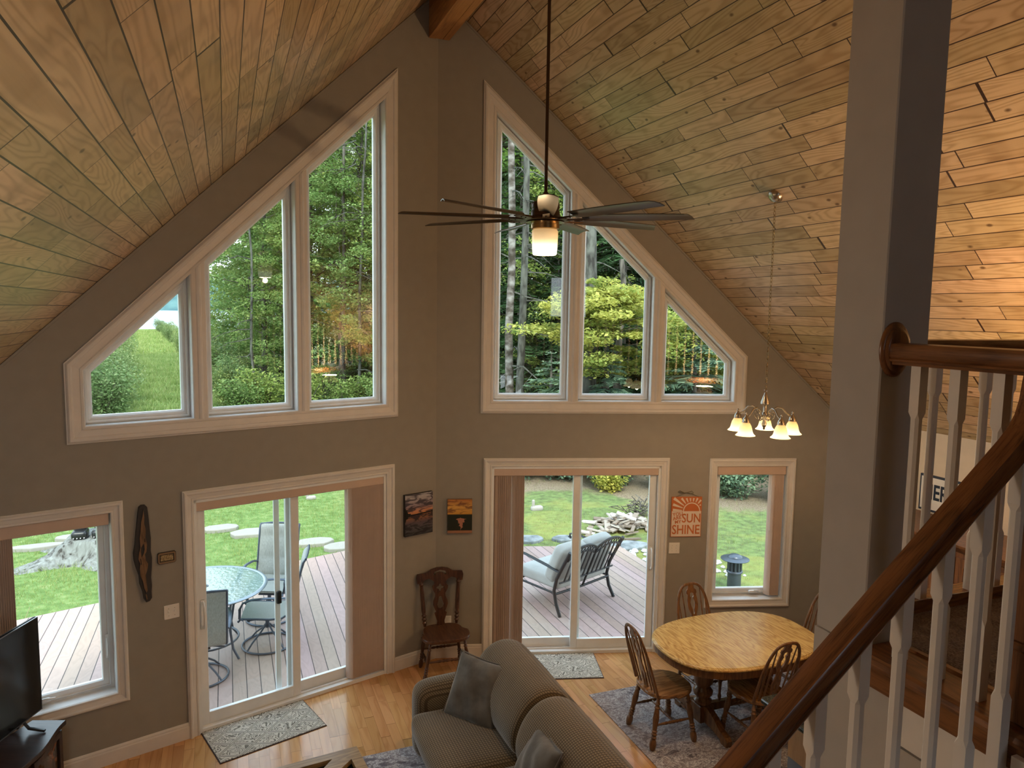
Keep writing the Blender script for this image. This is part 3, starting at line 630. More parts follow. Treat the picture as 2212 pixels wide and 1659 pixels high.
# sunshine sign
r = onwall(MRt, 2.648, 1.4975, 'sunshine_sign', 'orange and white hanging sign reading YOU ARE MY SUNSHINE', 'sign')
m_or = flat('burnt_orange_paint', (.56, .16, .045), .6); m_sw = flat('sign_white', (.78, .68, .58), .6)
mb = MB(); mb.box(-.165, .165, -.012, 0, -.217, .217); mb.obj('board', m_or, r)
mb = MB(); mb.box(-.159, .159, -.0135, -.012, -.211, .062); mb.obj('white_field', m_sw, r)
mb = MB(); cx, cz = .055, .062
for k in range(12):      # rays
    t0 = math.radians(4+k*15.6)
    def edge(t):
        c, s = math.cos(t), math.sin(t); L = 9
        if c > 1e-6: L = min(L, (.157-cx)/c)
        if c < -1e-6: L = min(L, (-.157-cx)/c)
        if s > 1e-6: L = min(L, (.208-cz)/s)
        return L
    tm = t0+.0; L = edge(tm)*.96; w0, w1 = .004, .008*max(1, L/.12)
    if L < .10: continue
    p = (math.cos(tm), math.sin(tm)); q = (-p[1], p[0])
    mb.prism([(cx+p[0]*.104-q[0]*w0, cz+p[1]*.104-q[1]*w0), (cx+p[0]*L-q[0]*w1, cz+p[1]*L-q[1]*w1), (cx+p[0]*L+q[0]*w1, cz+p[1]*L+q[1]*w1), (cx+p[0]*.104+q[0]*w0, cz+p[1]*.104+q[1]*w0)], -.0135, -.012)
arc = [(cx+.094*math.cos(t), cz+.094*math.sin(t)) for t in np.linspace(0, PI, 20)]+[(cx+.083*math.cos(t), cz+.083*math.sin(t)) for t in np.linspace(PI, 0, 20)]
mb.prism(arc, -.0135, -.012); mb.obj('sun_rays', m_sw, r)
mb = MB(); mb.prism([(cx+.083*math.cos(t), cz+.083*math.sin(t)) for t in np.linspace(0, PI, 24)], -.0145, -.0125); mb.obj('sun_disc', m_or, r)
mb = MB()
textmesh(mb, 'SUN', .135, .055, -.018, -.0145, .002, .80, bold=.0018); textmesh(mb, 'SHINE', .140, -.002, -.142, -.0145, .002, .80, bold=.0018)
textmesh(mb, 'YOU', .052, -.095, .030, -.0145, .002, 1, -.12, .001); textmesh(mb, 'ARE', .052, -.100, -.012, -.0145, .002, 1, -.22, .001); textmesh(mb, 'MY', .050, -.090, -.055, -.0145, .002, 1, -.1, .001)
mb.obj('lettering', m_or, r)
mb = MB(); mb.tube([(-.12, -.006, .215), (-.06, -.006, .24), (0, -.006, .262), (.07, -.006, .242), (.13, -.006, .215)], .0025, 6)
mb.tube([(-.035, -.01, .262), (-.08, -.012, .285), (-.10, -.012, .27), (-.05, -.01, .258), (0, -.008, .262), (.05, -.01, .280), (.07, -.012, .262), (.035, -.012, .25), (0, -.008, .262)], .0028, 6); mb.obj('twine', flat('jute_twine', (.16, .13, .08), .8), r)
# kitchen sign and cupboard on the east wall
r = empty('lake_sign', (HX, -2.56, 2.02), -PI/2, label='white sign with dark blue border and letters above the kitchen cabinet', cat='sign')
mb = MB(); mb.box(-.30, .42, -.02, 0, -.17, .17); mb.obj('board', flat('navy_paint', (.02, .03, .06), .5), r)
mb = MB(); mb.box(-.285, .405, -.022, -.02, -.15, .15); mb.obj('white_face', m_white, r)
mb = MB(); textmesh(mb, 'MER', .20, -.135, .01, -.024, .003, .68, 0, .004); mb.obj('lettering', flat('navy_lettering', (.01, .02, .05), .5), r)
r = empty('pantry_cabinet', (HX, -2.75, 0), -PI/2, label='tall dark oak cabinet against the cream wall below the sign', cat='cabinet')
mb = MB(); mb.bbox(-.7, .9, -.60, -.004, 0, 1.76, .004); mb.obj('body', m_railz, r)
mb = MB(); mb.rings([[(-.7-d, -.60-d, z), (.9+d, -.60-d, z), (.9+d, -.004, z), (-.7-d, -.004, z)] for d, z in ((0, 1.76), (.02, 1.77), (.05, 1.81), (.055, 1.83))]); mb.obj('crown', m_railz, r)
for i in range(3):
    for z0, z1 in ((.12, .85), (.88, 1.72)):
        x0 = -.68+.523*i; mb = MB(); mb.prism([[(x0, z0), (x0+.50, z0), (x0+.50, z1), (x0, z1)], [(x0+.07, z0+.07), (x0+.43, z0+.07), (x0+.43, z1-.07), (x0+.07, z1-.07)]], -.622, -.601); mb.prism([(x0+.07, z0+.07), (x0+.43, z0+.07), (x0+.43, z1-.07), (x0+.07, z1-.07)], -.612, -.601); d = mb.obj('door', m_railz, r)
        mb = MB(); mb.M = T(x0+.46, -.622, (z0+z1)/2) @ RX(PI/2); mb.lathe([(.006, 0), (.006, .01), (.014, .018), (.010, .026)], 10); mb.obj('knob', m_nickel, d)

# ------------------------------------------------------------------ ceiling fan
fan = empty('ceiling_fan', (0, -2.65, 4.25), label='dark bronze nine-blade ceiling fan with a lit glass shade, on a long rod', cat='ceiling fan')
mb = MB(); mb.lathe([(.011, .11), (.011, 1.93)], 12); mb.lathe([(.016, .10), (.019, .115), (.019, .17), (.0125, .18)], 14); mb.obj('downrod', m_bronze, fan)
mb = MB(); mb.lathe([(.02, 1.90), (.05, 1.93), (.07, 1.97), (.072, 1.99)], 20); mb.obj('canopy', m_bronze, fan)
mb = MB(); mb.lathe([(.02, .115), (.085, .112), (.092, .104), (.094, .072), (.090, .066), (.090, .058), (.095, .052), (.098, .02), (.13, .012), (.155, 0.0), (.158, -.008), (.13, -.014), (.09, -.016)], 40); mb.obj('motor_housing', m_bronze, fan)
mb = MB(); mb.lathe([(.10, -.0145), (.125, -.016), (.128, -.020), (.10, -.021), (.092, -.02), (.092, -.034), (.095, -.036), (.095, -.060), (.090, -.064), (.04, -.066)], 40); mb.obj('light_collar', m_brass, fan)
gl = emis('fan_lamp_glass', (1, .62, .26), 3.0); o_ = gl.xyz(gl.co())
t_ = gl.m_('DIVIDE', gl.m_('SUBTRACT', -.08, o_[2]), .16)
gl.put(gl.b.inputs['Emission Color'], gl.ramp(t_, (.0, (1, .62, .27)), (.42, (1, .72, .38)), (.62, (1, .88, .68)), (1, (1, .9, .72))))
gl.put(gl.b.inputs['Emission Strength'], gl.xyz(gl.ramp(t_, (0, (.24, 0, 0)), (.3, (.42, 0, 0)), (.55, (.95, 0, 0)), (.9, (1, 0, 0)), (1, (.55, 0, 0))))[0].node.outputs[0])
mb = MB(); mb.lathe([(.076, -.064), (.0865, -.075), (.0865, -.10), (.084, -.18), (.080, -.225), (.074, -.232), (.0001, -.234)], 40); mb.obj('glass_shade', gl.m, fan)
camd = math.atan2(CAMP[1]+2.65, CAMP[0])
m_blade = flat('brushed_dark_blade', (.085, .075, .065), .28, .35, .6)
for k in range(9):
    th = camd+math.radians(1)+2*PI*k/9
    mb = MB(); mb.M = T(0, 0, 0) @ RX(math.radians(10))
    mb.prism([(.12, -.010), (.26, -.006), (.29, .0), (.29, .004), (.12, .004)], -.022, .022)
    for xx in (.2, .24): mb.M = T(xx, 0, -.008); mb.lathe([(.005, -.003), (.005, .002)], 8)
    o = mb.obj('blade_arm', m_bronze, fan); o.rotation_euler = (0, 0, th)
    mb = MB(); rs = []
    for i in range(9):
        q = i/8; x = .235+q*.69; wd = .046+.014*math.sin(q*PI*.8); 
        tw = -math.radians(17-7*q)
        row = []
        for s in (-1, -.5, 0, .5, 1):
            yy = s*wd; zz = .012*(1-s*s)
            xx = x + (.035*s if i == 8 else 0)+(.02*abs(s) if i == 0 else 0)
            row.append((xx, yy*math.cos(tw)-zz*math.sin(tw), .006+yy*math.sin(tw)+zz*math.cos(tw)))
        rs.append(row+[(a_, b_, c__+.005) for a_, b_, c__ in row[::-1]])
    mb.rings(rs, True, True, True); o = mb.obj('blade', m_blade, fan); o.rotation_euler = (0, 0, th)

# ------------------------------------------------------------------ chandelier
CX, CY = 2.105, -2.39; zc = ZR-MR*CX
ch = empty('chandelier', (CX, CY, 2.8), label='five-shade brass chandelier with lit amber glass bells hanging on a long chain', cat='chandelier')
mb = MB(); tl = math.atan(MR); mb.M = T(0, 0, zc-2.8) @ RY(tl)
mb.lathe([(.004, -.045), (.03, -.042), (.052, -.026), (.062, -.008), (.063, 0)], 24); mb.obj('canopy', m_nickel, ch)
mb = MB(); z = .245; k = 0
while z < zc-2.8-.045:
    pts = [(math.cos(t)*.0085, 0, z+.012+.019*math.sin(t)) if k % 2 else (0, math.cos(t)*.0085, z+.012+.019*math.sin(t)) for t in np.linspace(0, 2*PI, 9)[:-1]]
    mb.tube(pts, .0019, 5, closed=True); z += .031; k += 1
mb.obj('chain', m_brass, ch)
mb = MB(); mb.M = T(0, 0, 0)
mb.tube([(math.cos(t)*.014, 0, .232+.014*math.sin(t)) for t in np.linspace(0, 2*PI, 13)[:-1]], .003, 6, closed=True)
mb.lathe([(.003, .22), (.008, .215), (.022, .18), (.036, .14), (.038, .125), (.030, .118), (.016, .11), (.014, .06), (.022, .05), (.026, .03), (.018, .01), (.013, -.02), (.020, -.04), (.016, -.06), (.008, -.07), (.010, -.08), (.003, -.09)], 20); mb.obj('centre_column', m_nickel, ch)
a = emis('amber_lamp_glass', (1, .66, .26), 1.6); lw = a.n('ShaderNodeLayerWeight'); lw.inputs[0].default_value = .35
o_ = a.xyz(a.co('Generated')); 
a.put(a.b.inputs['Emission Color'], a.ramp(o_[2], (0, (1, .74, .34)), (.25, (1, .80, .45)), (.6, (1, .62, .22)), (1, (.9, .5, .15))))
a.put(a.b.inputs['Emission Strength'], a.xyz(a.ramp(o_[2], (0, (.85, 0, 0)), (.3, (1.0, 0, 0)), (.7, (.6, 0, 0)), (1, (.38, 0, 0))))[0].node.outputs[0] if False else a.m_('SUBTRACT', 1.15, a.m_('MULTIPLY', o_[2], .75)))
m_amber = a.m
sh = None
for k in range(5):
    th = camd+.30+2*PI*k/5; c, s = math.cos(th), math.sin(th); R_ = .225
    def pl(d, z): return (c*d, s*d, z)
    mb = MB(); mb.tube([pl(.012, .02), pl(.035, .03), pl(.06, .075), pl(.10, .10), pl(.14, .09), pl(.175, .05), pl(.205, .03), pl(R_, .035)], .0065, 8)
    mb.tube([pl(.02, .0), pl(.05, -.01), pl(.075, .01), pl(.085, .045), pl(.07, .06), pl(.058, .045), pl(.066, .03)], .004, 6)
    mb.M = T(c*R_, s*R_, 0); mb.lathe([(.004, .065), (.009, .055), (.006, .045), (.010, .04), (.013, .03), (.024, .02), (.03, 0), (.032, -.012), (.026, -.018), (.02, -.02)], 16)
    arm = mb.obj('arm', m_nickel, ch)
    mb = MB(); mb.lathe([(.028, -.014), (.033, -.022), (.043, -.04), (.050, -.065), (.054, -.085), (.062, -.103), (.078, -.118), (.0765, -.119), (.060, -.105), (.052, -.087), (.048, -.065), (.041, -.04), (.031, -.022), (.026, -.014)], 28, cap=False)
    o = mb.obj('lamp_shade', m_amber, ch); o.location = (c*R_, s*R_, 0)

# ------------------------------------------------------------------ dining set
P_LEG = [(0, .010), (.10, .013), (.12, .018), (.14, .013), (.17, .013), (.19, .020), (.22, .014), (.26, .016), (.40, .021), (.55, .016), (.62, .014), (.64, .021), (.67, .014), (.70, .020), (.73, .014), (.76, .020), (.79, .014), (.83, .021), (.90, .023), (.96, .020), (1.0, .015)]
P_STR = [(0, .008), (.2, .010), (.3, .014), (.36, .010), (.40, .016), (.44, .011), (.5, .015), (.56, .011), (.60, .016), (.64, .010), (.7, .014), (.8, .010), (1, .008)]
def windsor(name):
    t = empty(name); zs = .42
    ol = []
    for i in range(40):
        a_ = 2*PI*i/40; x, y = math.cos(a_), math.sin(a_)
        wx = .235 if y > 0 else .215; X = wx*math.copysign(abs(x)**.72, x); Y = .215*math.copysign(abs(y)**.8, y)
        if y > 0: Y += .012*(1-abs(x))-.02*(x*x)
        ol.append((X, Y))
    mb = MB(); mb.slab(ol, zs, zs+.036, .012, .010); mb.obj('seat', m_seat, t)
    for sx, sy in ((-1, 1), (1, 1), (-1, -1), (1, -1)):
        mb = MB(); mb.turn((sx*.155, sy*.14, zs+.004), (sx*(.205), sy*.195+(-.02 if sy < 0 else 0), 0), [(t_, r_*1.3) for t_, r_ in P_LEG], 14); mb.obj('leg', m_chair, t)
    for sx in (-1, 1):
        mb = MB(); mb.turn((sx*.182, .168, .20), (sx*.182, -.178, .20), P_STR, 10); mb.obj('stretcher', m_chair, t)
    mb = MB(); mb.turn((-.18, 0, .20), (.18, 0, .20), P_STR, 10); mb.obj('stretcher', m_chair, t)
    mb = MB(); mb.turn((-.18, .165, .25), (.18, .165, .25), P_STR, 10); mb.obj('stretcher', m_chair, t)
    # back: plane leaning backwards
    B = Vector((0, -.165, zs+.03)); U = Vector((0, -.29, .957)); H = .575; Wd = .185
    def bp(x, h): return tuple(B+Vector((x, 0, 0))+U*h+Vector((0, -.0, 0)))
    path = []
    for i in range(33):
        q = i/32; a_ = PI*q
        x = -Wd*math.copysign(abs(math.cos(a_))**.62, math.cos(a_))*(1.0+.06*math.sin(a_)); h = H*abs(math.sin(a_))**.80
        path.append(bp(x, h))
    mb = MB(); nrm = U.cross(Vector((1, 0, 0)))
    mb.tube(path, .013, 10, flat=(.015, .0115), up=tuple(nrm)); mb.obj('hoop', m_chair, t)
    for x0, x1 in ((-.135, -.152), (-.088, -.103), (.088, .103), (.135, .152)):
        q = (1-min(.999, abs(x1)/(Wd*1.04))**(1/.62)**1); a_ = math.acos(min(.999, (abs(x1)/(Wd*1.03))**(1/.62))); h = H*math.sin(a_)**.80
        mb = MB(); mb.turn(bp(x0, -.01), bp(x1, h), [(0, .0055), (.4, .0085), (.6, .008), (1, .005)], 8); mb.obj('spindle', m_chair, t)
    half = [(.024, 0), (.030, .10), (.038, .15), (.032, .20), (.024, .24), (.026, .29), (.044, .34), (.050, .38), (.048, .43), (.040, .475), (.050, .49), (.046, .515), (.030, .53), (.026, H-.008)]
    half = [(x*1.18, z) for x, z in half]; out = [(x, z) for x, z in half]+[(-x, z) for x, z in half[::-1]]
    key = [(0, .285), (.008, .30), (.006, .33), (.020, .365), (.026, .40), (.016, .43), (.010, .445), (.022, .46), (.018, .485), (0, .495)]
    hole = key+[(-x, z) for x, z in key[1:-1][::-1]]
    h2 = [(0, .03), (.010, .06), (.013, .11), (.006, .15), (0, .165), (-.006, .15), (-.013, .11), (-.010, .06)]
    mb = MB(); zx = Vector((1, 0, 0)); R3 = Matrix(((1, nrm.x, U.x, B.x), (0, nrm.y, U.y, B.y), (0, nrm.z, U.z, B.z), (0, 0, 0, 1)))
    mb.M = R3; mb.prism([out, hole, h2], -.006, .006); mb.obj('splat', m_chair, t)
    return t
wA = windsor('dining_chair'); wA.location = (1.485, -2.01, 0.008); wA.rotation_euler = (0, 0, -PI/2-.03)
tag(wA, 'bow-back oak dining chair at the left end of the oval table, nearest the sofa', 'chair', 'bow-back dining chairs')
copy_at(wA, (2.21, -1.66, .008), PI, 1, 'bow-back oak dining chair on the window side of the oval table')
copy_at(wA, (2.19, -2.37, .008), .02, 1, 'bow-back oak dining chair on the stair side of the table, partly behind the handrail')
copy_at(wA, (3.02, -1.98, .008), PI/2, 1, 'bow-back oak dining chair at the far right table end, mostly behind the column')
tb = empty('dining_table', (2.225, -2.02, 0.008), label='oval golden oak pedestal dining table with a moulded edge on the grey rug', cat='table')
def sup(a_, b_, n_, N_=72): return [(a_*math.copysign(abs(math.cos(t))**(2/n_), math.cos(t)), b_*math.copysign(abs(math.sin(t))**(2/n_), math.sin(t))) for t in np.linspace(0, 2*PI, N_+1)[:-1]]
mb = MB(); rs = []
for d, z in ((-.02, .722), (-.004, .724), (0, .730), (0, .738), (-.005, .745), (-.013, .747), (-.017, .752), (-.026, .753)):
    rs.append([(x, y, z) for x, y in sup(.762+d, .532+d, 2.55)])
mb.rings(rs); mb.obj('tabletop', m_table, tb)
mb = MB(); mb.rings([[(x, y, z) for x, y in sup(.742, .512, 2.55)] for z in (.655, .722)]); mb.obj('apron', m_chair, tb)
for sx in (-1, 1):
    mb = MB(); mb.M = T(sx*.33, 0, 0)
    mb.lathe([(.055, .20), (.075, .21), (.08, .235), (.062, .25), (.058, .265), (.082, .29), (.088, .32), (.070, .345), (.060, .36), (.066, .375), (.082, .40), (.088, .47), (.084, .54), (.066, .57), (.072, .585), (.066, .60), (.078, .63), (.08, .655)], 28); mb.obj('pedestal_column', m_chair, tb)
    mb = MB(); mb.M = T(sx*.33, 0, 0); mb.bbox(-.07, .07, -.07, .07, .05, .205, .006); mb.obj('pedestal_base', m_chair, tb)
    for sy in (-1, 1):
        mb = MB(); mb.M = T(sx*.33, 0, 0) @ RZ(-PI/2 if sy > 0 else PI/2) @ T(0, 0, 0)
        mb.prism([(-.05, .20), (-.10, .205), (-.20, .16), (-.28, .10), (-.36, .075), (-.385, .05), (-.38, 0), (-.31, 0), (-.29, .03), (-.18, .055), (-.05, .06)], -.028, .028); mb.obj('foot', m_chair, tb)
mb = MB(); mb.bbox(-.27, .27, -.028, .028, .12, .19, .006); mb.obj('stretcher', m_chair, tb)
mb = MB(); mb.box(-.27, .27, -.028, .028, .59, .65); mb.obj('stretcher', m_chair, tb)
for x in (-.15, -.05, .05, .15):
    mb = MB(); mb.turn((x, 0, .19), (x, 0, .59), [(0, .010), (.1, .018), (.16, .012), (.3, .013), (.5, .020), (.7, .013), (.84, .012), (.9, .018), (1, .010)], 10); mb.obj('spindle', m_chair, tb)
# rugs and mats
def rug(name, pts, th, m, label, cat):
    cx = sum(p[0] for p in pts)/len(pts); cy = sum(p[1] for p in pts)/len(pts)
    d = Vector((pts[1][0]-pts[0][0], pts[1][1]-pts[0][1])); a_ = math.atan2(d.y, d.x)
    o = empty(name, (cx, cy, 0), a_); c, s = math.cos(-a_), math.sin(-a_)
    out = [((x-cx)*c-(y-cy)*s, (x-cx)*s+(y-cy)*c) for x, y in pts]
    bpy.data.objects.remove(o)
    mb = MB(); mb.slab(out, .0005, th, .002, .001); o = mb.obj(name, m); o.location = (cx, cy, 0); o.rotation_euler = (0, 0, a_); return tag(o, label, cat)
rug('area_rug', [(1.18, -3.25), (3.55, -3.25), (3.55, -1.27), (1.18, -1.23)], .008, m_rug, 'distressed grey rug under the dining table', 'rug')
rug('area_rug', [(-1.02, -4.4), (.95, -4.4), (.95, -1.44), (-1.02, -1.47)], .008, m_rug, 'distressed blue grey rug between coffee table and sofa', 'rug')
def domat(name, c_, a_, label):
    mb = MB(); mb.slab([(-.455, -.315), (.455, -.315), (.455, .315), (-.455, .315)], .0005, .006, .003, .001); o = mb.obj(name, m_rubber); o.location = (c_[0], c_[1], 0); o.rotation_euler = (0, 0, a_); tag(o, label, 'mat')
    mb = MB(); mb.slab([(-.447, -.307), (.447, -.307), (.447, .307), (-.447, .307)], .006, .010, .002, .001); mb.obj('pile', m_mat, o)
domat('door_mat', (-1.757, -.742), A+.01, 'beige embossed mat in front of the left patio door')
domat('door_mat', (1.125, -.56), -A, 'beige embossed mat in front of the right patio door')
# floor register
r = empty('floor_register', (.485, -.26, 0), -A, label='dark floor heating register beside the corner chair', cat='vent')
mb = MB(); mb.bbox(-.15, .15, -.055, .055, 0, .005, .003); mb.obj('plate', m_bronze, r)
for i in range(14): mb = MB(); x = -.13+.02*i; mb.box(x-.004, x+.004, -.042, .042, .005, .0065); mb.obj('slot', m_black, r)

# ------------------------------------------------------------------ dark chair in the corner
cc = empty('side_chair', (.0, -.335, 0), .0-.06, label='dark stained pressed-back wooden chair standing in the wall corner', cat='chair'); zs = .43
ol = []
for i in range(40):
    a_ = 2*PI*i/40; x, y = math.cos(a_), math.sin(a_); wx = .205 if y > 0 else .25
    ol.append((wx*math.copysign(abs(x)**.55, x), .205*math.copysign(abs(y)**.7, y)))
mb = MB(); mb.slab(ol, zs-.038, zs, .012, .008); mb.obj('seat', m_darks, cc)
for sx, sy in ((-1, -1), (1, -1), (-1, 1), (1, 1)):
    mb = MB(); mb.turn((sx*.17, sy*.145, zs-.03), (sx*(.235 if sy < 0 else .21), sy*(.17), 0), P_LEG, 14); mb.obj('leg', m_dark, cc)
mb = MB(); mb.turn((-.205, -.155, .20), (.205, -.155, .20), P_STR, 10); mb.obj('stretcher', m_dark, cc)
for sx in (-1, 1): mb = MB(); mb.turn((sx*.20, -.155, .17), (sx*.19, .155, .17), P_STR, 10); mb.obj('stretcher', m_dark, cc)
mb = MB(); mb.turn((-.19, .155, .20), (.19, .155, .20), P_STR, 10); mb.obj('stretcher', m_dark, cc)
Bk = Vector((0, .165, zs)); U = Vector((0, .12, .993)); nrm = U.cross(Vector((1, 0, 0)))
R3 = Matrix(((1, nrm.x, U.x, Bk.x), (0, nrm.y, U.y, Bk.y), (0, nrm.z, U.z, Bk.z), (0, 0, 0, 1)))
for sx in (-1, 1):
    mb = MB(); mb.M = R3; mb.turn((sx*.165, 0, 0), (sx*.195, 0, .46), [(0, .014), (.06, .017), (.08, .024), (.12, .015), (.16, .025), (.2, .015), (.24, .025), (.28, .016), (.34, .022), (.7, .021), (.9, .018), (.93, .025), (.96, .018), (1, .019)], 14); mb.obj('back_post', m_dark, cc)
cr_ = [(-.235, .44), (-.18, .44), (-.165, .47), (-.12, .485), (-.08, .465), (-.055, .44), (.055, .44), (.08, .465), (.12, .485), (.165, .47), (.18, .44), (.235, .44), (.245, .50), (.235, .535), (.14, .545), (.09, .575), (.03, .59), (-.03, .59), (-.09, .575), (-.14, .545), (-.235, .535), (-.245, .50)]
hd = [(-.07, .525), (-.055, .512), (-.03, .535), (0, .542), (.03, .535), (.055, .512), (.07, .525), (.055, .55), (0, .565), (-.055, .55)]
mb = MB(); mb.M = R3; mb.prism([cr_, hd], -.013, .013); mb.obj('crest_rail', m_dark, cc)
hf = [(.040, -.003), (.032, .04), (.050, .10), (.056, .125), (.040, .14), (.052, .165), (.066, .21), (.064, .25), (.048, .29), (.045, .32), (.065, .36), (.072, .395), (.055, .42), (.050, .45)]
qf = [(math.cos(t)*.030*(1+.28*math.cos(4*t)), .385+math.sin(t)*.030*(1+.28*math.cos(4*t))) for t in np.linspace(0, 2*PI, 33)[:-1]]
td = [(0, .17), (.025, .18), (.034, .21), (.022, .25), (.014, .29), (0, .297), (-.014, .29), (-.022, .25), (-.034, .21), (-.025, .18)]
mb = MB(); mb.M = R3; hf = [(x*1.15, z) for x, z in hf]; mb.prism([[(x, z) for x, z in hf]+[(-x, z) for x, z in hf[::-1]], qf, td], -.008, .006); mb.obj('splat', m_dark, cc)

# ------------------------------------------------------------------ sofa, facing -x
sf = empty('sofa', (0, -2.62, .008), label='olive brown checked upholstered sofa seen from above, seams between its back cushions', cat='sofa')
X0, X1, Y0, Y1 = -.68, .40, -1.10, 1.10
mb = MB(); mb.M = T(-.13, 0, .19); mb.rbox(.92, 2.14, .26, .04, 8); mb.obj('base', m_sofa, sf)
for sy in (1, -1):
    mb = MB(); mb.M = T(-.16, sy*.985, .32)
    def armf(x, y, z, sy=sy):
        k = (z+.30)/.60; w_ = 1.0+.12*max(0, k-.55)*2
        return (x*(1-.0*k), y*w_, z-.03*max(0, (x-.1)))
    mb.rbox(.96, .25, .62, .11, 12, (.0, .0, .03), armf); mb.obj('arm', m_sofa, sf, sub=1)
# outer back shell
mb = MB(); mb.M = T(.30, 0, .38)
def backf(x, y, z): k = (z+.38)/.76; return (x+.05*k, y, z)
mb.rbox(.20, 2.02, .70, .09, 12, (0, 0, .0), backf); mb.obj('back_frame', m_sofa, sf, sub=1)
for sy in (1, -1):
    mb = MB(); mb.M = T(-.26, sy*.44, .385)
    mb.rbox(.86, .865, .17, .06, 12, (.02, .0, .03)); mb.obj('seat_cushion', m_sofa, sf, sub=1)
    # back cushion: one rounded section swept along the sofa, easing in at both ends
    XS = -.05; pf = [(-.10, .46), (-.145, .58), (-.12, .72), (-.05, .86), (.05, .955), (.17, .985), (.29, .955), (.375, .87), (.405, .74), (.40, .60), (.33, .50), (.10, .45)]
    mb = MB(); rs = []; c0x, c0z = .14, .66; yy = [0, .012, .04, .10, .22, .5, .78, .90, .96, .988, 1]; kk = [.80, .90, .955, .985, 1, 1.012, 1, .985, .955, .90, .80]
    for q, k in zip(yy, kk): rs.append([(XS+c0x+(x-c0x)*k*.96, sy*(.012+.945*q), c0z+(z-c0z)*(k*.88 if z > c0z else 1)) for x, z in pf])
    mb.rings(rs, smooth=True); mb.obj('back_cushion', m_sofa, sf, sub=2)
def pillow(name, loc, rot, size, label):
    mb = MB(); n = 18; vs = []; h = size/2
    def pt(i, j, s):
        u = 2*i/n-1; v = 2*j/n-1; k = 1-.085*(1-v*v)*abs(u)**3; k2 = 1-.085*(1-u*u)*abs(v)**3
        th = .078*((1-abs(u)**3.2)*(1-abs(v)**3.2))**.55*(1+.10*math.sin(5*u+3*v)+.07*math.sin(9*v-4*u+s))
        return (u*h*k, v*h*k2, s*th)
    for s in (1, -1):
        g = [pt(i, j, s) for i in range(n+1) for j in range(n+1)]
        mb.add(g, [(i*(n+1)+j, (i+1)*(n+1)+j, (i+1)*(n+1)+j+1, i*(n+1)+j+1) for i in range(n) for j in range(n)], True)
    r = empty(name, label=label, cat='pillow'); r.matrix_world = rot; r.location = loc
    mb.obj('cover', m_velour, r, sub=1)
    e = [(-h, -h, 0)]
    edge = []
    for i in range(n): edge.append(pt(i, 0, 0)[:2])
    for j in range(n): edge.append(pt(n, j, 0)[:2])
    for i in range(n, 0, -1): edge.append(pt(i, n, 0)[:2])
    for j in range(n, 0, -1): edge.append(pt(0, j, 0)[:2])
    mb = MB(); mb.tube([(x, y, 0) for x, y in edge], .0055, 6, closed=True); mb.obj('piping', m_velour, r)
    return r
pillow('throw_pillow', (-.21, -1.98, .68), RZ(math.radians(35)) @ RY(math.radians(-60)), .51, 'dark grey velour pillow leaning in the far corner of the sofa')
pillow('throw_pillow', (-.17, -3.04, .665), RZ(math.radians(-12)) @ RY(math.radians(-62)) @ RZ(math.radians(8)), .50, 'grey brown velour pillow at the bottom edge, leaning on the nearer sofa cushion')

# ------------------------------------------------------------------ coffee table with glass panels
ct = empty('coffee_table', (-1.72, -2.56, 0.0), .115, label='oak coffee table with a dark glass top, just showing at the bottom edge', cat='table')
W2, D2 = .61, .42
mb = MB(); zt_ = .45
outer = [(-W2, -D2), (W2, -D2), (W2, D2), (-W2, D2)]
mb.M = T(0, 0, zt_) @ RX(PI/2) @ Matrix.Diagonal((1, 1, -1, 1))
cut = .13; fr = .075; g = .035
tri1 = [(W2-fr, D2-fr-0.0), (W2-fr, .02), (W2-fr-.28, D2-fr)]
def V2(x, y): return (x, y)
holes = [[(-W2+fr, -D2+fr), (-.0-g, -D2+fr), (-.0-g, D2-fr), (-W2+fr, D2-fr)],
         [(g, D2-fr), (W2-fr-.12, D2-fr), (W2-fr-.46, 0.02), (g, .02)], [(W2-fr, D2-fr-.06), (W2-fr, -D2+fr), (g+.04, -D2+fr), (g+.12, -.06), (W2-fr-.42, -.05)]]
mb.prism([outer]+holes, 0, .035); mb.obj('frame_top', wood('weathered_oak', (.38, .26, .12), (.17, .10, .045), 'X', 1.6, .3, 40), ct)
mb = MB(); mb.box(-W2+.03, W2-.03, -D2+.03, D2-.03, zt_-.022, zt_-.014); a = N('smoked_glass', .03, .8); a.b.inputs['Base Color'].default_value = (.02, .035, .035, 1); mb.obj('glass_top', a.m, ct)
mb = MB(); mb.prism([outer, [(x*.93, y*.9) for x, y in outer]], 0, .001); mb = MB()
mb.M = T(0, 0, 0)
for a0, a1, b0, b1 in ((-W2+.03, W2-.03, -D2+.03, -D2+.05), (-W2+.03, W2-.03, D2-.05, D2-.03), (-W2+.03, -W2+.05, -D2+.03, D2-.03), (W2-.05, W2-.03, -D2+.03, D2-.03)): mb.box(a0, a1, b0, b1, zt_-.11, zt_-.034)
mb.obj('apron', m_chair, ct)
for sx in (-1, 1):
    for sy in (-1, 1): mb = MB(); mb.bbox(sx*(W2-.06)-.03, sx*(W2-.06)+.03, sy*(D2-.06)-.03, sy*(D2-.06)+.03, 0.008, zt_-.035); mb.obj('leg', m_chair, ct)

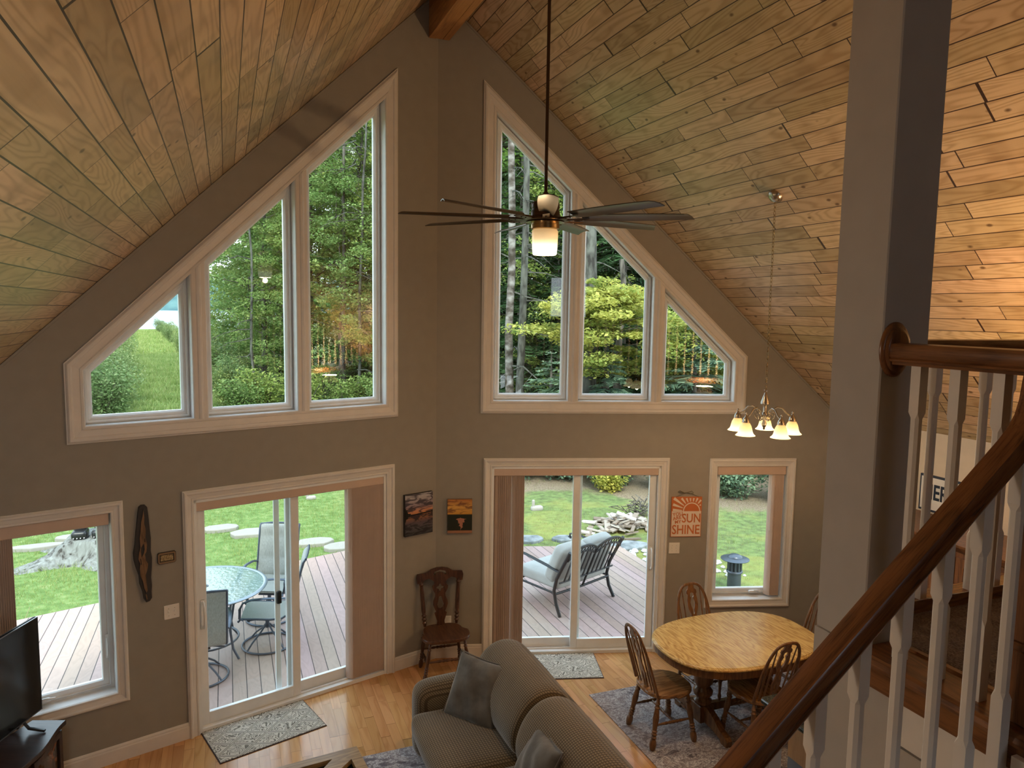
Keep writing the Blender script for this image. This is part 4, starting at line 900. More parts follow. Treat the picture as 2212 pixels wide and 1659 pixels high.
# ------------------------------------------------------------------ television and its cabinet
dv = Vector((-.411, -.912, 0)); nv = Vector((.912, -.411, 0))   # along the screen, and out of it
az = math.atan2(-dv.y, -dv.x)                                    # local x points to the right edge
tv = empty('television', M=Matrix(((-dv.x, -nv.x, 0, -3.301), (-dv.y, -nv.y, 0, -1.134), (0, 0, 1, .6), (0, 0, 0, 1))), label='black flat television turned towards the room on the dark cabinet', cat='television')
mb = MB(); mb.bbox(-1.24, 0, .003, .035, .080, .785, .004); mb.obj('housing', m_black, tv)
a = N('screen_glass', .12, .6); a.b.inputs['Base Color'].default_value = (.006, .007, .008, 1)
mb = MB(); mb.box(-1.232, -.008, 0, .003, .092, .777); mb.obj('screen', a.m, tv)
mb = MB(); mb.mould([(-1.24, .080), (0, .080), (0, .785), (-1.24, .785)], [(0, .002), (0, -.02), (-.005, -.02), (-.005, .002)]); mb.obj('bezel', flat('silver_bezel', (.25, .26, .28), .3, .8), tv)
for x in (-1.05, -.17):
    mb = MB(); mb.tube([(x+.01, -.13, .012), (x, -.02, .03), (x-.005, .02, .085), (x, .06, .03), (x+.01, .16, .012)], .009, 6, flat=(.014, .010), smooth=False); mb.obj('stand_foot', m_black, tv)
cb = empty('television_cabinet', M=Matrix(((-dv.x, -nv.x, 0, -3.14), (-dv.y, -nv.y, 0, -1.2), (0, 0, 1, 0), (0, 0, 0, 1))), label='dark espresso cabinet with a curved front under the television', cat='cabinet')
def fr_(x): return -.0+(-.085*(.5-.5*math.cos(min(1, max(0, -x/.42))*PI)))*1.0
fp = [(x, fr_(x)) for x in np.linspace(0, -.45, 14)]; L_ = -1.30
fp2 = fp+[(L_+(-q[0]), q[1]) for q in fp[::-1]]
out = fp2+[(L_, .46), (0, .26)] if False else fp2+[(L_, .40), (-.02, .24)]
mb = MB(); mb.slab(out, .565, .6, .008, .006); mb.obj('cabinet_top', m_esp, cb)
ins = [(x*.94-.04, y*.95+.03) for x, y in out]
mb = MB(); mb.slab(ins, 0.0, .565, .001); mb.obj('body', m_esp, cb)
# right-hand glass door set in a frame, facing the room
mb = MB(); x0, x1 = -.075, -.40
def fy(x): return (fr_((x+.04)/.94))*.95+.03
fr_in = []
for za, zb_, xa, xb in ((.02, .545, x0+.035, x0), (.02, .545, x1, x1-.04), (.50, .545, x0, x1), (.02, .07, x0, x1)):
    xs_ = np.linspace(xa, xb, 8); ring0 = [(x, fy(x)-.024, za) for x in xs_]+[(x, fy(x)-.001, za) for x in xs_[::-1]]; mb.rings([ring0, [(p[0], p[1], zb_) for p in ring0]])
dr = mb.obj('door', m_esp, cb)
mb = MB(); xs_ = np.linspace(x0, x1, 8); ring0 = [(x, fy(x)-.012, .07) for x in xs_]+[(x, fy(x)-.002, .07) for x in xs_[::-1]]; mb.rings([ring0, [(p[0], p[1], .50) for p in ring0]])
a = N('amber_cabinet_glass', .08, .6); o_ = a.co(); n_ = a.ramp(a.noise(o_, 9, 2), (.5, (.015, .012, .010)), (.62, (.20, .06, .02)), (.7, (.03, .02, .02))); a.col(n_); mb.obj('glass_panel', a.m, dr)

# ------------------------------------------------------------------ kitchen peninsula
isl = empty('kitchen_peninsula', (1.52, -3.16, 0), 0, label='kitchen peninsula with a black granite top behind the stair rail', cat='counter')
mb = MB(); mb.slab([(.0, -.02), (.02, 0), (1.6, 0), (1.6, -.95), (0.0, -.95)], .885, .92, .008); mb.obj('granite_top', m_granite, isl)
mb = MB(); mb.box(.26, 1.58, -.93, -.03, .44, .885); mb.obj('side_panel', wood('light_maple_panel', (.42, .26, .13), (.30, .17, .08), 'Z', 1, .4, 12, .3), isl)
mb = MB(); mb.box(.262, 1.578, -.928, -.032, 0, .44); mb.obj('lower_panel', flat('slate_blue_panel', (.16, .20, .25), .6), isl)

# ------------------------------------------------------------------ outdoors: deck, lawn, lake
DZ, GZ = -.10, -.45
def wy(x): return -abs(x)*math.tan(A)+.18
dp = [(-5.2, wy(-5.2)), (-5.2, 2.50), (0, 4.17), (3.85, 2.88), (3.85, wy(3.85)), (0, wy(0))]
mb = MB(); n = len(dp); mb.add([(y, -x, DZ) for x, y in dp]+[(y, -x, DZ-.04) for x, y in dp], [tuple(range(n)), tuple(range(n, 2*n))[::-1]]+[(i, (i+1) % n, n+(i+1) % n, n+i) for i in range(n)])
o = mb.obj('deck', m_deck); o.rotation_euler = (0, 0, PI/2); tag(o, **ST)
mb = MB()
for a_, b_ in (((-5.2, 2.50), (0, 4.17)), ((0, 4.17), (3.85, 2.88)), ((3.85, 2.88), (3.85, -.8))):
    va = Vector((a_[0], a_[1], 0)); vb = Vector((b_[0], b_[1], 0)); d = (vb-va).normalized(); q = Vector((-d.y, d.x, 0))*.02
    mb.add([tuple(p+s+Vector((0, 0, z))) for z in (DZ-.28, DZ-.005) for p, s in ((va, -q), (vb, -q), (vb, q), (va, q))], [(0, 1, 2, 3), (7, 6, 5, 4), (0, 4, 5, 1), (1, 5, 6, 2), (2, 6, 7, 3), (3, 7, 4, 0)])
o = mb.obj('deck_fascia', flat('deck_rim', (.30, .21, .18), .6)); tag(o, **ST)
# ground, sloping to the lake far off
a = N('lawn_and_forest_floor', .95, .1); P_ = a.n('ShaderNodeNewGeometry').outputs['Position']; o_ = a.xyz(P_)
n1 = a.noise(P_, .9, 4, .5); n2 = a.noise(P_, 7, 5); n3 = a.noise(P_, 45, 4, .3, .7)
c = a.ramp(n2, (.35, (.11, .18, .05)), (.55, (.17, .26, .08)), (.7, (.25, .31, .12)))
rt = a.ramp(o_[0], (0, (0, 0, 0)), (1, (1, 1, 1))); c = a.mix(a.m_('MULTIPLY', rt, .55), c, a.ramp(n2, (.40, (.11, .10, .06)), (.6, (.15, .19, .07)))); moss = a.m_('MULTIPLY', a.ramp(n1, (.45, (0, 0, 0)), (.6, (1, 1, 1))), rt)
c = a.mix(a.m_('MULTIPLY', moss, .5), c, (.30, .30, .08))
c = a.mix(a.ramp(n3, (.55, (0, 0, 0)), (.72, (.55, .55, .55))), c, (.24, .20, .14))
# litter under the trees on the right
ed = a.m_('ADD', a.m_('SUBTRACT', a.m_('ADD', a.m_('MULTIPLY', o_[1], 1.0), a.m_('MULTIPLY', o_[0], .75)), 10.6), a.m_('MULTIPLY', a.m_('SUBTRACT', n1, .5), 5.0))
edm = a.m_('MULTIPLY', a.ramp(ed, (0, (0, 0, 0)), (1, (1, 1, 1))), a.m_('GREATER_THAN', o_[0], 2.2))
c = a.mix(a.m_('MINIMUM', edm, .9), c, a.ramp(n3, (.35, (.10, .07, .05)), (.5, (.25, .18, .13)), (.7, (.42, .33, .26))))
# mown track to the lake, sandy in the middle
tx = a.m_('ADD', o_[0], a.m_('ADD', 1.8, a.m_('MULTIPLY', o_[1], .105)))
far_ = a.m_('GREATER_THAN', o_[1], 14.0)
wildm = a.m_('MULTIPLY', far_, a.m_('GREATER_THAN', a.m_('ABSOLUTE', tx), 1.7))
c = a.mix(a.m_('MULTIPLY', wildm, .6), c, (.10, .14, .04))
rut = a.m_('MULTIPLY', a.ramp(a.m_('ABSOLUTE', a.m_('ADD', tx, a.m_('MULTIPLY', n2, .8))), (.3, (1, 1, 1)), (1, (0, 0, 0))), a.ramp(a.m_('DIVIDE', o_[1], 100.0), (.34, (0, 0, 0)), (.48, (1, 1, 1)))); c = a.mix(a.m_('MULTIPLY', rut, a.m_('MULTIPLY', n3, .7)), c, (.30, .27, .17))
a.bump(n3, .7, .03); m_ground = a.col(c)
mb = MB(); xs_ = [-160, -60, -25, -12, -5.3, 0, 3.9, 10, 20, 40, 160]; ys_ = [-1.6, 2, 5, 9, 14, 22, 35, 60, 100, 150, 165]
def gz(x, y): return GZ - (0 if y < 120 else (y-120)*.018) + (.9*max(0, min(1, (x-4)/10))*max(0, min(1, (y-7)/10)))
g = [(x, y, gz(x, y)) for y in ys_ for x in xs_]; nx = len(xs_)
mb.add(g, [(j*nx+i, j*nx+i+1, (j+1)*nx+i+1, (j+1)*nx+i) for j in range(len(ys_)-1) for i in range(nx-1)]); o = mb.obj('ground', m_ground); tag(o, **ST)
a = N('lake_water', .12, .5); a.b.inputs['Base Color'].default_value = (.35, .42, .46, 1); a.b.inputs['Metallic'].default_value = .55; a.bump(a.noise(a.map(a.co(), (1, .25, 1)), .6, 3), .12, .1); a.b.inputs['Roughness'].default_value = .25
mb = MB(); mb.add([(-900, 158, -1.35), (500, 158, -1.35), (500, 1600, -1.35), (-900, 1600, -1.35)], [(0, 1, 2, 3)]); o = mb.obj('lake', a.m); tag(o, **ST)
rs_ = random.Random(4); a = N('distant_forest', .95, .1); a.col(a.ramp(a.noise(a.co(), .05, 5), (.35, (.06, .12, .13)), (.65, (.12, .21, .20)))); mb = MB()
top = []; xx = -600
while xx < 300: top.append((xx, -1.4+rs_.uniform(24, 36))); xx += rs_.uniform(5, 12)
for yy, kk in ((960, 1.0), (1030, 1.35)): mb.add([(x, yy+(14 if z > 0 else 0), z*kk) for x, z in top]+[(x, yy-30, -1.4) for x, z in top], [(i, i+1, len(top)+i+1, len(top)+i) for i in range(len(top)-1)])
o = mb.obj('far_shore', a.m); tag(o, **ST)

# grass blades on the near lawn
rng = np.random.default_rng(7)
def in_deck(x, y):
    return (x > -5.25) & (x < 3.9) & (y < np.where(x < 0, 4.2+x*.321, 4.2-x*.335)+.03)
def grass(n, x0, x1, y0, y1, h0, h1, wid, mat, name, seed, fn=None):
    rng = np.random.default_rng(seed); x = rng.uniform(x0, x1, n); y = rng.uniform(y0, y1, n)
    k = ~in_deck(x, y)
    if fn is not None: k &= fn(x, y, rng)
    x, y = x[k], y[k]; m = len(x); h = rng.uniform(h0, h1, m)*(1+.5*np.sin(x*2.1+1)*np.cos(y*1.7)); a_ = rng.uniform(0, 2*PI, m); ln = rng.uniform(.2, .9, m)*h; la = rng.uniform(0, 2*PI, m)
    z = np.array([0.0]*m)+GZ+.9*np.clip((x-4)/10, 0, 1)*np.clip((y-7)/10, 0, 1)-.01
    w_ = wid*rng.uniform(.6, 1.3, m); dx, dy = np.cos(a_)*w_, np.sin(a_)*w_
    v = np.zeros((m, 3, 3)); v[:, 0] = np.stack([x-dx, y-dy, z], 1); v[:, 1] = np.stack([x+dx, y+dy, z], 1); v[:, 2] = np.stack([x+np.cos(la)*ln, y+np.sin(la)*ln, z+h], 1)
    return tag(npmesh(name, v.reshape(-1, 3), 3, mat), None, None, None, 'stuff')
m_grass = leafmat('grass_blades', (.15, .25, .06), (.24, .34, .11), (.36, .38, .19), 1.2, .35)
o = grass(150000, -8.5, 9, 1.5, 12.5, .035, .085, .0045, m_grass, 'lawn_grass', 3, lambda x, y, r: (r.uniform(0, 1, len(x)) < np.where((x > 2) & (y+.75*x > 10.2), .10, np.where(x > 1.5, .26, 1.0))))
tag(o, 'short green lawn around the deck', 'grass')
o = grass(120000, -12, 1, 12.5, 62, .08, .24, .016, m_grass, 'meadow_grass', 5, lambda x, y, r: x < 3-.11*y); tag(o, 'longer meadow grass further out towards the lake', 'grass')
o = grass(60000, -24, 0, 60, 128, .12, .3, .05, m_grass, 'shore_grass', 6, lambda x, y, r: x < 4-.11*y); o.location.z = -.03; tag(o, 'distant grass on the track just before the lake', 'grass')

# ------------------------------------------------------------------ trees and shrubs
m_bark = N('dark_bark', .95, .1); m_bark = m_bark.col(m_bark.ramp(m_bark.noise(m_bark.map(m_bark.co(), (9, 9, 1.5)), 1, 4), (.35, (.035, .03, .025)), (.65, (.17, .15, .125))))
m_grbark = N('grey_lichen_bark', .95, .1); v_ = m_grbark.noise(m_grbark.map(m_grbark.co(), (5, 5, 2.2)), 1.4, 5); m_grbark.bump(v_, .8, .03); m_grbark = m_grbark.col(m_grbark.ramp(v_, (.35, (.04, .036, .032)), (.62, (.13, .13, .11))))
m_birch = N('birch_bark', .9, .1); v_ = m_birch.noise(m_birch.map(m_birch.co(), (3, 3, 5)), 1.2, 4); m_birch = m_birch.col(m_birch.ramp(v_, (.38, (.05, .04, .03)), (.52, (.13, .11, .095)), (.68, (.27, .25, .225))))
m_leaf = leafmat('green_leaves', (.12, .20, .05), (.21, .32, .09), (.40, .47, .17), .5)
m_leafd = leafmat('dark_leaves', (.06, .14, .03), (.12, .24, .045), (.22, .32, .07), .5)
m_maple = leafmat('yellow_maple_leaves', (.27, .36, .09), (.50, .50, .13), (.62, .55, .15), .8)
m_needle = leafmat('needles', (.035, .085, .04), (.07, .15, .06), (.12, .20, .08), .6, .2)
m_bluen = leafmat('blue_green_needles', (.09, .17, .13), (.16, .27, .19), (.24, .34, .22), .9, .25)
m_willow = leafmat('grey_green_leaves', (.13, .21, .07), (.24, .34, .12), (.36, .42, .20), .7)
def leaves(cent, rad, n, size, flatk, rng, asp=.55, droop=.4):
    m = len(cent)*n; c = np.repeat(np.array(cent), n, 0); r = np.repeat(np.array(rad), n)
    d = rng.normal(size=(m, 3)); d /= np.linalg.norm(d, axis=1)[:, None]; rr_ = rng.uniform(.15, 1, m)**.5
    p = c+d*(r*rr_)[:, None]*np.array([1, 1, flatk])
    nrm = rng.normal(size=(m, 3))*.55+np.array([0, 0, 1.0]); nrm /= np.linalg.norm(nrm, axis=1)[:, None]
    t = rng.normal(size=(m, 3)); t -= nrm*(t*nrm).sum(1)[:, None]; t /= np.linalg.norm(t, axis=1)[:, None]; b = np.cross(nrm, t)
    s = size*rng.uniform(.6, 1.3, m)[:, None]
    q = np.stack([p-t*s*.5, p+b*s*asp*.5-t*s*.05, p+t*s*.5-nrm*s*.12*droop, p-b*s*asp*.5-t*s*.05], 1)
    return q.reshape(-1, 3)
def broad(name, h, cr, z0, nb, nl, size, leafm, barkm, tr, seed, lean=0, flatk=.45, clump=.75):
    rng = np.random.default_rng(seed); rd = random.Random(seed)
    t = empty(name); mb = MB()
    pts = [(lean*k/6+rd.uniform(-.06, .06)*k*.5, rd.uniform(-.06, .06)*k*.5, h*.92*k/6) for k in range(7)]
    mb.tube(pts, [tr*(1-.8*k/6) for k in range(7)], 8); cent = []; rad = []
    for i in range(nb):
        q = z0+(1-z0)*((i+.5)/nb)**.9; zz = h*.92*q; a_ = i*2.4+rd.uniform(-.5, .5)
        prof = math.sin(PI*min(1, max(.04, (q-z0)/(1-z0)))**.75)**.6*.95+.12
        L = cr*prof*rd.uniform(.7, 1.1); k = q*6; i0 = min(5, int(k)); f_ = k-i0
        b0 = Vector(pts[i0]).lerp(Vector(pts[i0+1]), f_); e = b0+Vector((math.cos(a_)*L, math.sin(a_)*L, L*rd.uniform(.05, .45)))
        m1 = b0.lerp(e, .5)+Vector((0, 0, L*.08)); mb.tube([tuple(b0), tuple(m1), tuple(e)], [tr*.22*(1-q*.5), tr*.13, .008], 5)
        for s in (.35, .6, .82, 1.02):
            p = b0.lerp(e, s)+Vector((rd.gauss(0, .3), rd.gauss(0, .3), rd.gauss(0, .2)))*clump; cent.append(tuple(p)); rad.append(clump*rd.uniform(.6, 1.15)*(.6+.5*s))
    mb.obj('trunk', barkm, t); cent.append((pts[6][0], pts[6][1], h*.97)); rad.append(clump*.8)
    npmesh('crown', leaves(cent, rad, nl, size, flatk, rng), 4, leafm, t); return t
def spruce(name, h, cr, z0, nw, nl, leafm, barkm, seed, size=.10, bare=0):
    rng = np.random.default_rng(seed); rd = random.Random(seed); t = empty(name); mb = MB(); tr = h*.011+.03
    mb.tube([(0, 0, 0), (.02, 0, h*.5), (0, .02, h)], [tr, tr*.6, .01], 8); Q = []
    for i in range(nw):
        q = i/nw; zz = h*(z0+(1-z0)*q)+rd.uniform(-.08, .08); L = cr*(1-q)**.8+.08
        for k in range(rd.randint(4, 6)):
            a_ = rd.uniform(0, 2*PI); Lk = L*rd.uniform(.7, 1.1); dz = -.22*Lk+rd.uniform(-.05, .1)
            d = np.array([math.cos(a_), math.sin(a_), 0]); e = np.array([0, 0, zz])+d*Lk+np.array([0, 0, dz]); mb.tube([(0, 0, zz), tuple(np.array([0, 0, zz])+d*Lk*.5+np.array([0, 0, dz*.3])), tuple(e)], [tr*.16, tr*.1, .004], 3)
            if q < bare: continue
            m = max(4, int(nl*Lk/cr)); s = rng.uniform(.1, 1.0, m)
            base = np.array([0, 0, zz])+d*(Lk*s)[:, None]+np.stack([0*s, 0*s, dz*s*s], 1)
            side = np.array([-d[1], d[0], 0])*np.where(rng.uniform(size=m) < .5, 1, -1)[:, None]
            ln = (.18+.30*(1-s))*min(1, Lk)*rng.uniform(.6, 1.2, m)
            tip = base+side*ln[:, None]+d*(ln*.6)[:, None]+np.stack([0*s, 0*s, -ln*rng.uniform(.0, .5, m)], 1)
            wd = d*(size*.28)+np.array([0, 0, .0]); up_ = np.stack([0*s, 0*s, rng.uniform(-.4, .4, m)*size], 1)
            Q.append(np.stack([base-wd, base+wd+up_, tip+wd*.4, tip-wd*.4-up_*.3], 1).reshape(-1, 3))
    mb.obj('trunk', barkm, t); npmesh('crown', np.concatenate(Q), 4, leafm, t); return t
def shrub(name, h, r, n, size, leafm, seed):
    rng = np.random.default_rng(seed); rd = random.Random(seed); t = empty(name); mb = MB(); cent = []; rad = []
    for i in range(9):
        a_ = rd.uniform(0, 2*PI); L = r*rd.uniform(.2, .9); p = (math.cos(a_)*L, math.sin(a_)*L, h*rd.uniform(.6, 1)); mb.tube([(0, 0, 0), (p[0]*.4, p[1]*.4, p[2]*.5), p], [.02, .014, .004], 4)
        for s in (.4, .7, 1): cent.append((p[0]*s, p[1]*s, p[2]*s)); rad.append(r*.42)
    mb.obj('stem', m_bark, t); npmesh('foliage', leaves(cent, rad, n, size, .8, rng), 4, leafm, t); return t
rd = random.Random(11)
def gh(x, y): return gz(x, y)-.05
# prototypes are the first tree of each kind
def place(proto, spots, labels, cat, group, start=0):
    for i, (x, y, s) in enumerate(spots):
        o = proto if i == 0 else dup(proto)
        o.location = (x, y, gh(x, y)); o.rotation_euler = (0, 0, rd.uniform(0, 6.28)); o.scale = (s, s, s)
        tag(o, labels if isinstance(labels, str) else labels[i % len(labels)], cat, group)
T1 = broad('leafy_tree', 15, 3.0, .10, 46, 95, .17, m_leaf, m_bark, .16, 1)
T2 = broad('leafy_tree', 16, 2.6, .22, 40, 80, .17, m_leafd, m_bark, .14, 2, .5)
T3 = broad('leafy_tree', 13, 2.8, .02, 46, 110, .15, m_leaf, m_bark, .10, 3)
left = [(-.4, 27, .92), (1.5, 26, 1.02), (3.8, 26.5, 1.05), (5.8, 24, 1), (-.6, 34, 1.0), (1.9, 33, 1.15), (4.6, 31, 1.2), (7.4, 29, 1.15), (-.2, 44, 1.1), (3.0, 45, 1.2), (6.5, 42, 1.2), (10, 38, 1.2), (13.5, 34, 1.2), (17, 30, 1.2), (21, 27, 1.1), (9, 52, 1.3), (14, 46, 1.3), (19, 40, 1.3), (24, 34, 1.3), (1.5, 55, 1.2)]
place(T1, left, 'tall bright green leafy tree in the woods beyond the left windows', 'tree', 'leafy trees beyond the left windows')
place(T3, [(-.9, 30, .72), (.3, 24.5, .66), (2.4, 23.5, .8), (4.4, 22, .8), (6.4, 20.5, .85), (-1.0, 38, .9), (0.8, 37, 1.1), (3.2, 38, 1.3), (9.0, 24, 1), (8.6, 15.5, .75), (10.8, 16.8, .9), (13.4, 15.2, .8), (12, 27, 1.1), (16, 23, 1.1), (20, 19, 1.1), (7, 35, 1.2), (11, 32, 1.2), (18, 27, 1.2), (23, 22, 1.2)], 'bushy green tree leafy to the ground at the edge of the woods, left windows', 'tree', 'bushy trees at the edge of the left woods')
place(T2, [(8.2, 21, 1), (9.6, 17.5, 1), (11.5, 20, 1.05), (14, 17, 1), (13, 24, 1.2), (17, 20, 1.1), (9.2, 26, 1.2), (19, 15, .9)], 'slender dark green leafy tree in the woods beyond the right window', 'tree', 'slender trees beyond the right window')
S1 = spruce('spruce_tree', 13, 2.3, .04, 84, 62, m_needle, m_bark, 5)
place(S1, [(10.3, 14.2, 1), (12.4, 15.5, .95), (15.2, 13.6, .8), (7.6, 16.6, .9), (17.5, 12.5, .7), (14.2, 19.5, 1.1), (11.0, 19.0, 1.1), (3.4, 24.8, .62), (5.3, 23.2, .7), (8.9, 15.4, .8), (13.8, 12.6, .75), (16.4, 16.4, 1), (19.6, 14.6, .9), (9.4, 22.5, 1.1), (7.9, 19.6, .9), (12.6, 23, 1.2), (17.6, 21, 1.1), (15.6, 10.6, .6)], 'dark green spruce with drooping branches behind the lawn', 'tree', 'dark spruces at the edge of the woods')
S2 = spruce('young_spruce', 3.2, 1.1, .02, 30, 80, m_bluen, m_bark, 6, .07)
place(S2, [(7.85, 10.6, 1.02)], 'small blue green spruce with an upright leader beyond the middle pane of the right window', 'tree', None)
S3 = dup(S2); S3.location = (5.95, 10.2, gh(5.95, 10.2)); S3.scale = (1.5, 1.5, .95); S3.name = 'young_pine'; tag(S3, 'soft blue green young pine low in the first pane of the right window', 'tree')
S4 = dup(S2); S4.location = (10.0, 9.6, gh(10.0, 9.6)); S4.scale = (1.6, 1.6, 1.25); S4.name = 'young_pine'; tag(S4, 'soft green young pine low in the smallest pane of the right window', 'tree')
mp = broad('maple_tree', 6.6, 1.9, .50, 30, 190, .135, m_maple, m_bark, .12, 8, 0, .35, .62)
mp.location = (7.9, 10.9, gh(7.9, 10.9)); mp.rotation_euler = (0, 0, 1.1); mp.scale = (1, 1, .76); tag(mp, 'maple turning yellow green beyond the middle pane of the right window', 'tree')
mp2 = dup(mp); mp2.location = (10.9, 10.6, gh(10.9, 10.6)); mp2.rotation_euler = (0, 0, 3.0); mp2.scale = (.8, .8, .62); tag(mp2, 'smaller yellowing maple beyond the last pane of the right window', 'tree')
def snag(name, x, y, h, r, mat, label, seed, brs=14, lean=0):
    rd2 = random.Random(seed); t = empty(name, (x, y, gh(x, y)), label=label, cat='tree'); mb = MB()
    mb.tube([(lean*k/8+rd2.uniform(-.05, .05), rd2.uniform(-.05, .05), h*k/8) for k in range(9)], [r*(1-.45*k/8) for k in range(9)], 12); mb.obj('trunk', mat, t)
    mb = MB()
    for i in range(brs):
        z = h*rd2.uniform(.12, .95); a_ = rd2.uniform(0, 6.28); L = rd2.uniform(.7, 2.0); c, s = math.cos(a_), math.sin(a_)
        p = [(c*L*q, s*L*q, z+rd2.uniform(-.1, .1)-.25*L*q*q) for q in (0, .35, .7, 1)]; mb.tube(p, [.022, .015, .009, .004], 4)
        for q in (.4, .6, .8): mb.tube([(c*L*q, s*L*q, z-.25*L*q*q), (c*L*q+rd2.uniform(-.4, .4), s*L*q+rd2.uniform(-.4, .4), z-.25*L*q*q-rd2.uniform(.0, .35))], [.007, .003], 3)
    mb.obj('dead_branch', m_grbark, t, norm=False); return t
snag('birch_tree', 5.68, 12.6, 14, .13, m_birch, 'pale peeling birch trunk in the tall right window pane, left of the fan rod', 21)
snag('bare_tree', 6.4, 13.4, 13, .13, m_grbark, 'grey straight trunk with bare drooping twigs in the first pane of the right window', 22, 26)
snag('old_tree', 7.72, 11.7, 13, .27, m_grbark, 'thick lichen-grey trunk at the left of the middle pane of the right window', 23, 6)
snag('leaning_trunk', 9.2, 12.4, 5.5, .14, m_bark, 'dark broken trunk under the yellow maple', 24, 4)
snag('thin_tree', 2.93, 22.5, 12, .07, m_grbark, 'thin grey trunk low in the tallest left window pane', 25, 24, .4)
snag('thin_tree', 2.55, 23.4, 14, .09, m_bark, 'thin dark trunk rising through the tallest left window pane', 26, 26)
snag('thin_tree', -1.0, 24.0, 10, .06, m_grbark, 'pale thin dead trunk in the middle left window pane', 27, 10)
# shrubs
B1 = shrub('willow_shrub', 2.6, 1.4, 330, .10, m_willow, 31)
rq = random.Random(2); sp1 = []; sp2 = []; yy = 19.0
while yy < 125:
    c_x = -1.8-.105*yy
    sp1 += [(c_x-2.1+rq.uniform(-.4, .2), yy, rq.uniform(.85, 1.05)), (c_x-4.6+rq.uniform(-.6, .6), yy+1, rq.uniform(.9, 1.25))]
    if yy > 22: sp2 += [(c_x+2.7+rq.uniform(-.2, .5), yy, rq.uniform(.7, .9))]
    yy *= 1.13
place(B1, sp1, 'grey green willow shrub left of the mown track to the lake', 'shrub', 'willow shrubs left of the track')
B2 = dup(B1); place(B2, sp2+[(-1.9, 24.5, .75), (-2.3, 33, 1.0), (-2.6, 40, 1.2), (-3.4, 50, 1.3)], 'grey green willow shrub right of the mown track to the lake', 'shrub', 'willow shrubs right of the track')
B3 = shrub('leafy_bush', 1.3, 1.0, 110, .11, m_leaf, 33)
place(B3, [(-.6, 22.2, 1.2), (.8, 21.6, 1.1), (2.2, 21.2, 1.0), (3.5, 20.6, 1.0), (4.7, 19.6, 1.1), (-1.4, 21.4, 1.0)], 'low green bush at the foot of the woods beyond the left windows', 'bush', 'low bushes at the foot of the left woods')
B4 = shrub('undergrowth_bush', 1.0, .9, 120, .09, m_bluen, 34)
place(B4, [(5.6, 8.7, 1.0), (6.5, 7.9, 1.0), (7.6, 6.9, 1.1), (4.7, 9.4, 1.1), (8.6, 6.1, 1.1), (9.6, 5.2, 1.1), (6.9, 8.6, 1.2), (8.2, 9.2, 1.4), (11.2, 5.6, 1.4), (10.6, 7.6, 1.5), (12.2, 7.0, 1.6)], 'blue green undergrowth bush along the back of the right lawn', 'bush', 'undergrowth along the right lawn')
B5 = shrub('yellowing_bush', .8, .75, 90, .10, m_maple, 35)
place(B5, [(6.2, 7.3, .8), (7.3, 6.4, .7)], ['small yellowing bush at the back of the lawn, seen through the right patio door', 'small yellowing bush between the right patio door and the narrow window'], 'bush', None)

# ------------------------------------------------------------------ yard objects
m_slate = N('grey_flagstone', .85, .2); m_slate = m_slate.col(m_slate.ramp(m_slate.noise(m_slate.co(), 7, 4), (.35, (.10, .115, .125)), (.65, (.24, .26, .27))))
m_paver = flat('pale_stepping_stone', (.30, .28, .245), .9)
def stone(name, x, y, rx, ry, h, mat, seed, label, cat='stone', group=None):
    q = random.Random(seed); n = 11; out = [((rx*math.cos(2*PI*i/n)*q.uniform(.82, 1.1)), ry*math.sin(2*PI*i/n)*q.uniform(.82, 1.1)) for i in range(n)]
    mb = MB(); mb.slab(out, 0, h, .015, .02); o = mb.obj(name, mat); o.location = (x, y, gz(x, y)-.02); return tag(o, label, cat, group)
for i, (x, y, rx, ry) in enumerate([(3.0, 4.62, .30, .20), (3.62, 4.45, .24, .17), (4.15, 4.2, .22, .16), (4.52, 3.72, .36, .24), (2.3, 5.35, .16, .12)]):
    stone('flagstone', x, y, rx, ry, .07, m_slate, i+3, ['dark flagstone at the edge of the right deck, leftmost of those touching it', 'dark flagstone at the deck edge behind the patio door frame', 'dark flagstone just behind the cushioned loveseat', 'large dark flagstone right of the loveseat back', 'small grey stone in the grass at the left edge of the right door glass'][i])
for i, (x, y, rx, ry) in enumerate([(-2.15, 7.0, .32, .2), (-1.66, 6.55, .36, .24), (-.62, 5.62, .34, .2), (-.18, 5.25, .36, .2), (-5.0, 6.85, .45, .13), (-4.55, 7.25, .3, .16)]):
    o = stone('stepping_stone', x, y, rx, ry, .085, m_paver, i+33, ['pale stepping stone furthest left behind the glass patio table', 'pale stepping stone just left of the tall patio chair back', 'pale stepping stone right of the patio door stile', 'pale stepping stone nearest the deck corner', 'long pale stepping stone left of the tree stump', 'pale stepping stone half hidden behind the tree stump'][i])
# tree stump with a dark carved statue's feet
stp = empty('tree_stump', (-3.96, 6.25, GZ), label='weathered grey tree stump with spreading roots on the lawn', cat='tree stump')
mb = MB(); n = 40; rs = []
for z, k in ((-.03, 1.0), (.04, .86), (.14, .62), (.3, .40), (.5, .26), (.72, .1), (.82, .02)):
    row = []
    for i in range(n):
        a_ = 2*PI*i/n; lobe = .5+.5*math.cos(a_*5+.6); ex = 1.25 if abs(a_-PI*1.02) < .6 else .75
        r_ = .46+k*(.28+.62*lobe*ex)*.9+.018*math.sin(a_*17)+.012*math.sin(a_*29+z*8); row.append((r_*math.cos(a_), r_*math.sin(a_)*.9, z*.42))
    rs.append(row)
mb.rings(rs, smooth=True); a = N('weathered_stump_wood', .9, .1); v_ = a.noise(a.map(a.co(), (9, 9, 1.3)), 1.5, 5, .6); a.bump(v_, .9, .04); a.col(a.ramp(v_, (.33, (.05, .045, .04)), (.44, (.17, .17, .155)), (.7, (.27, .28, .26)))); mb.obj('wood', a.m, stp)
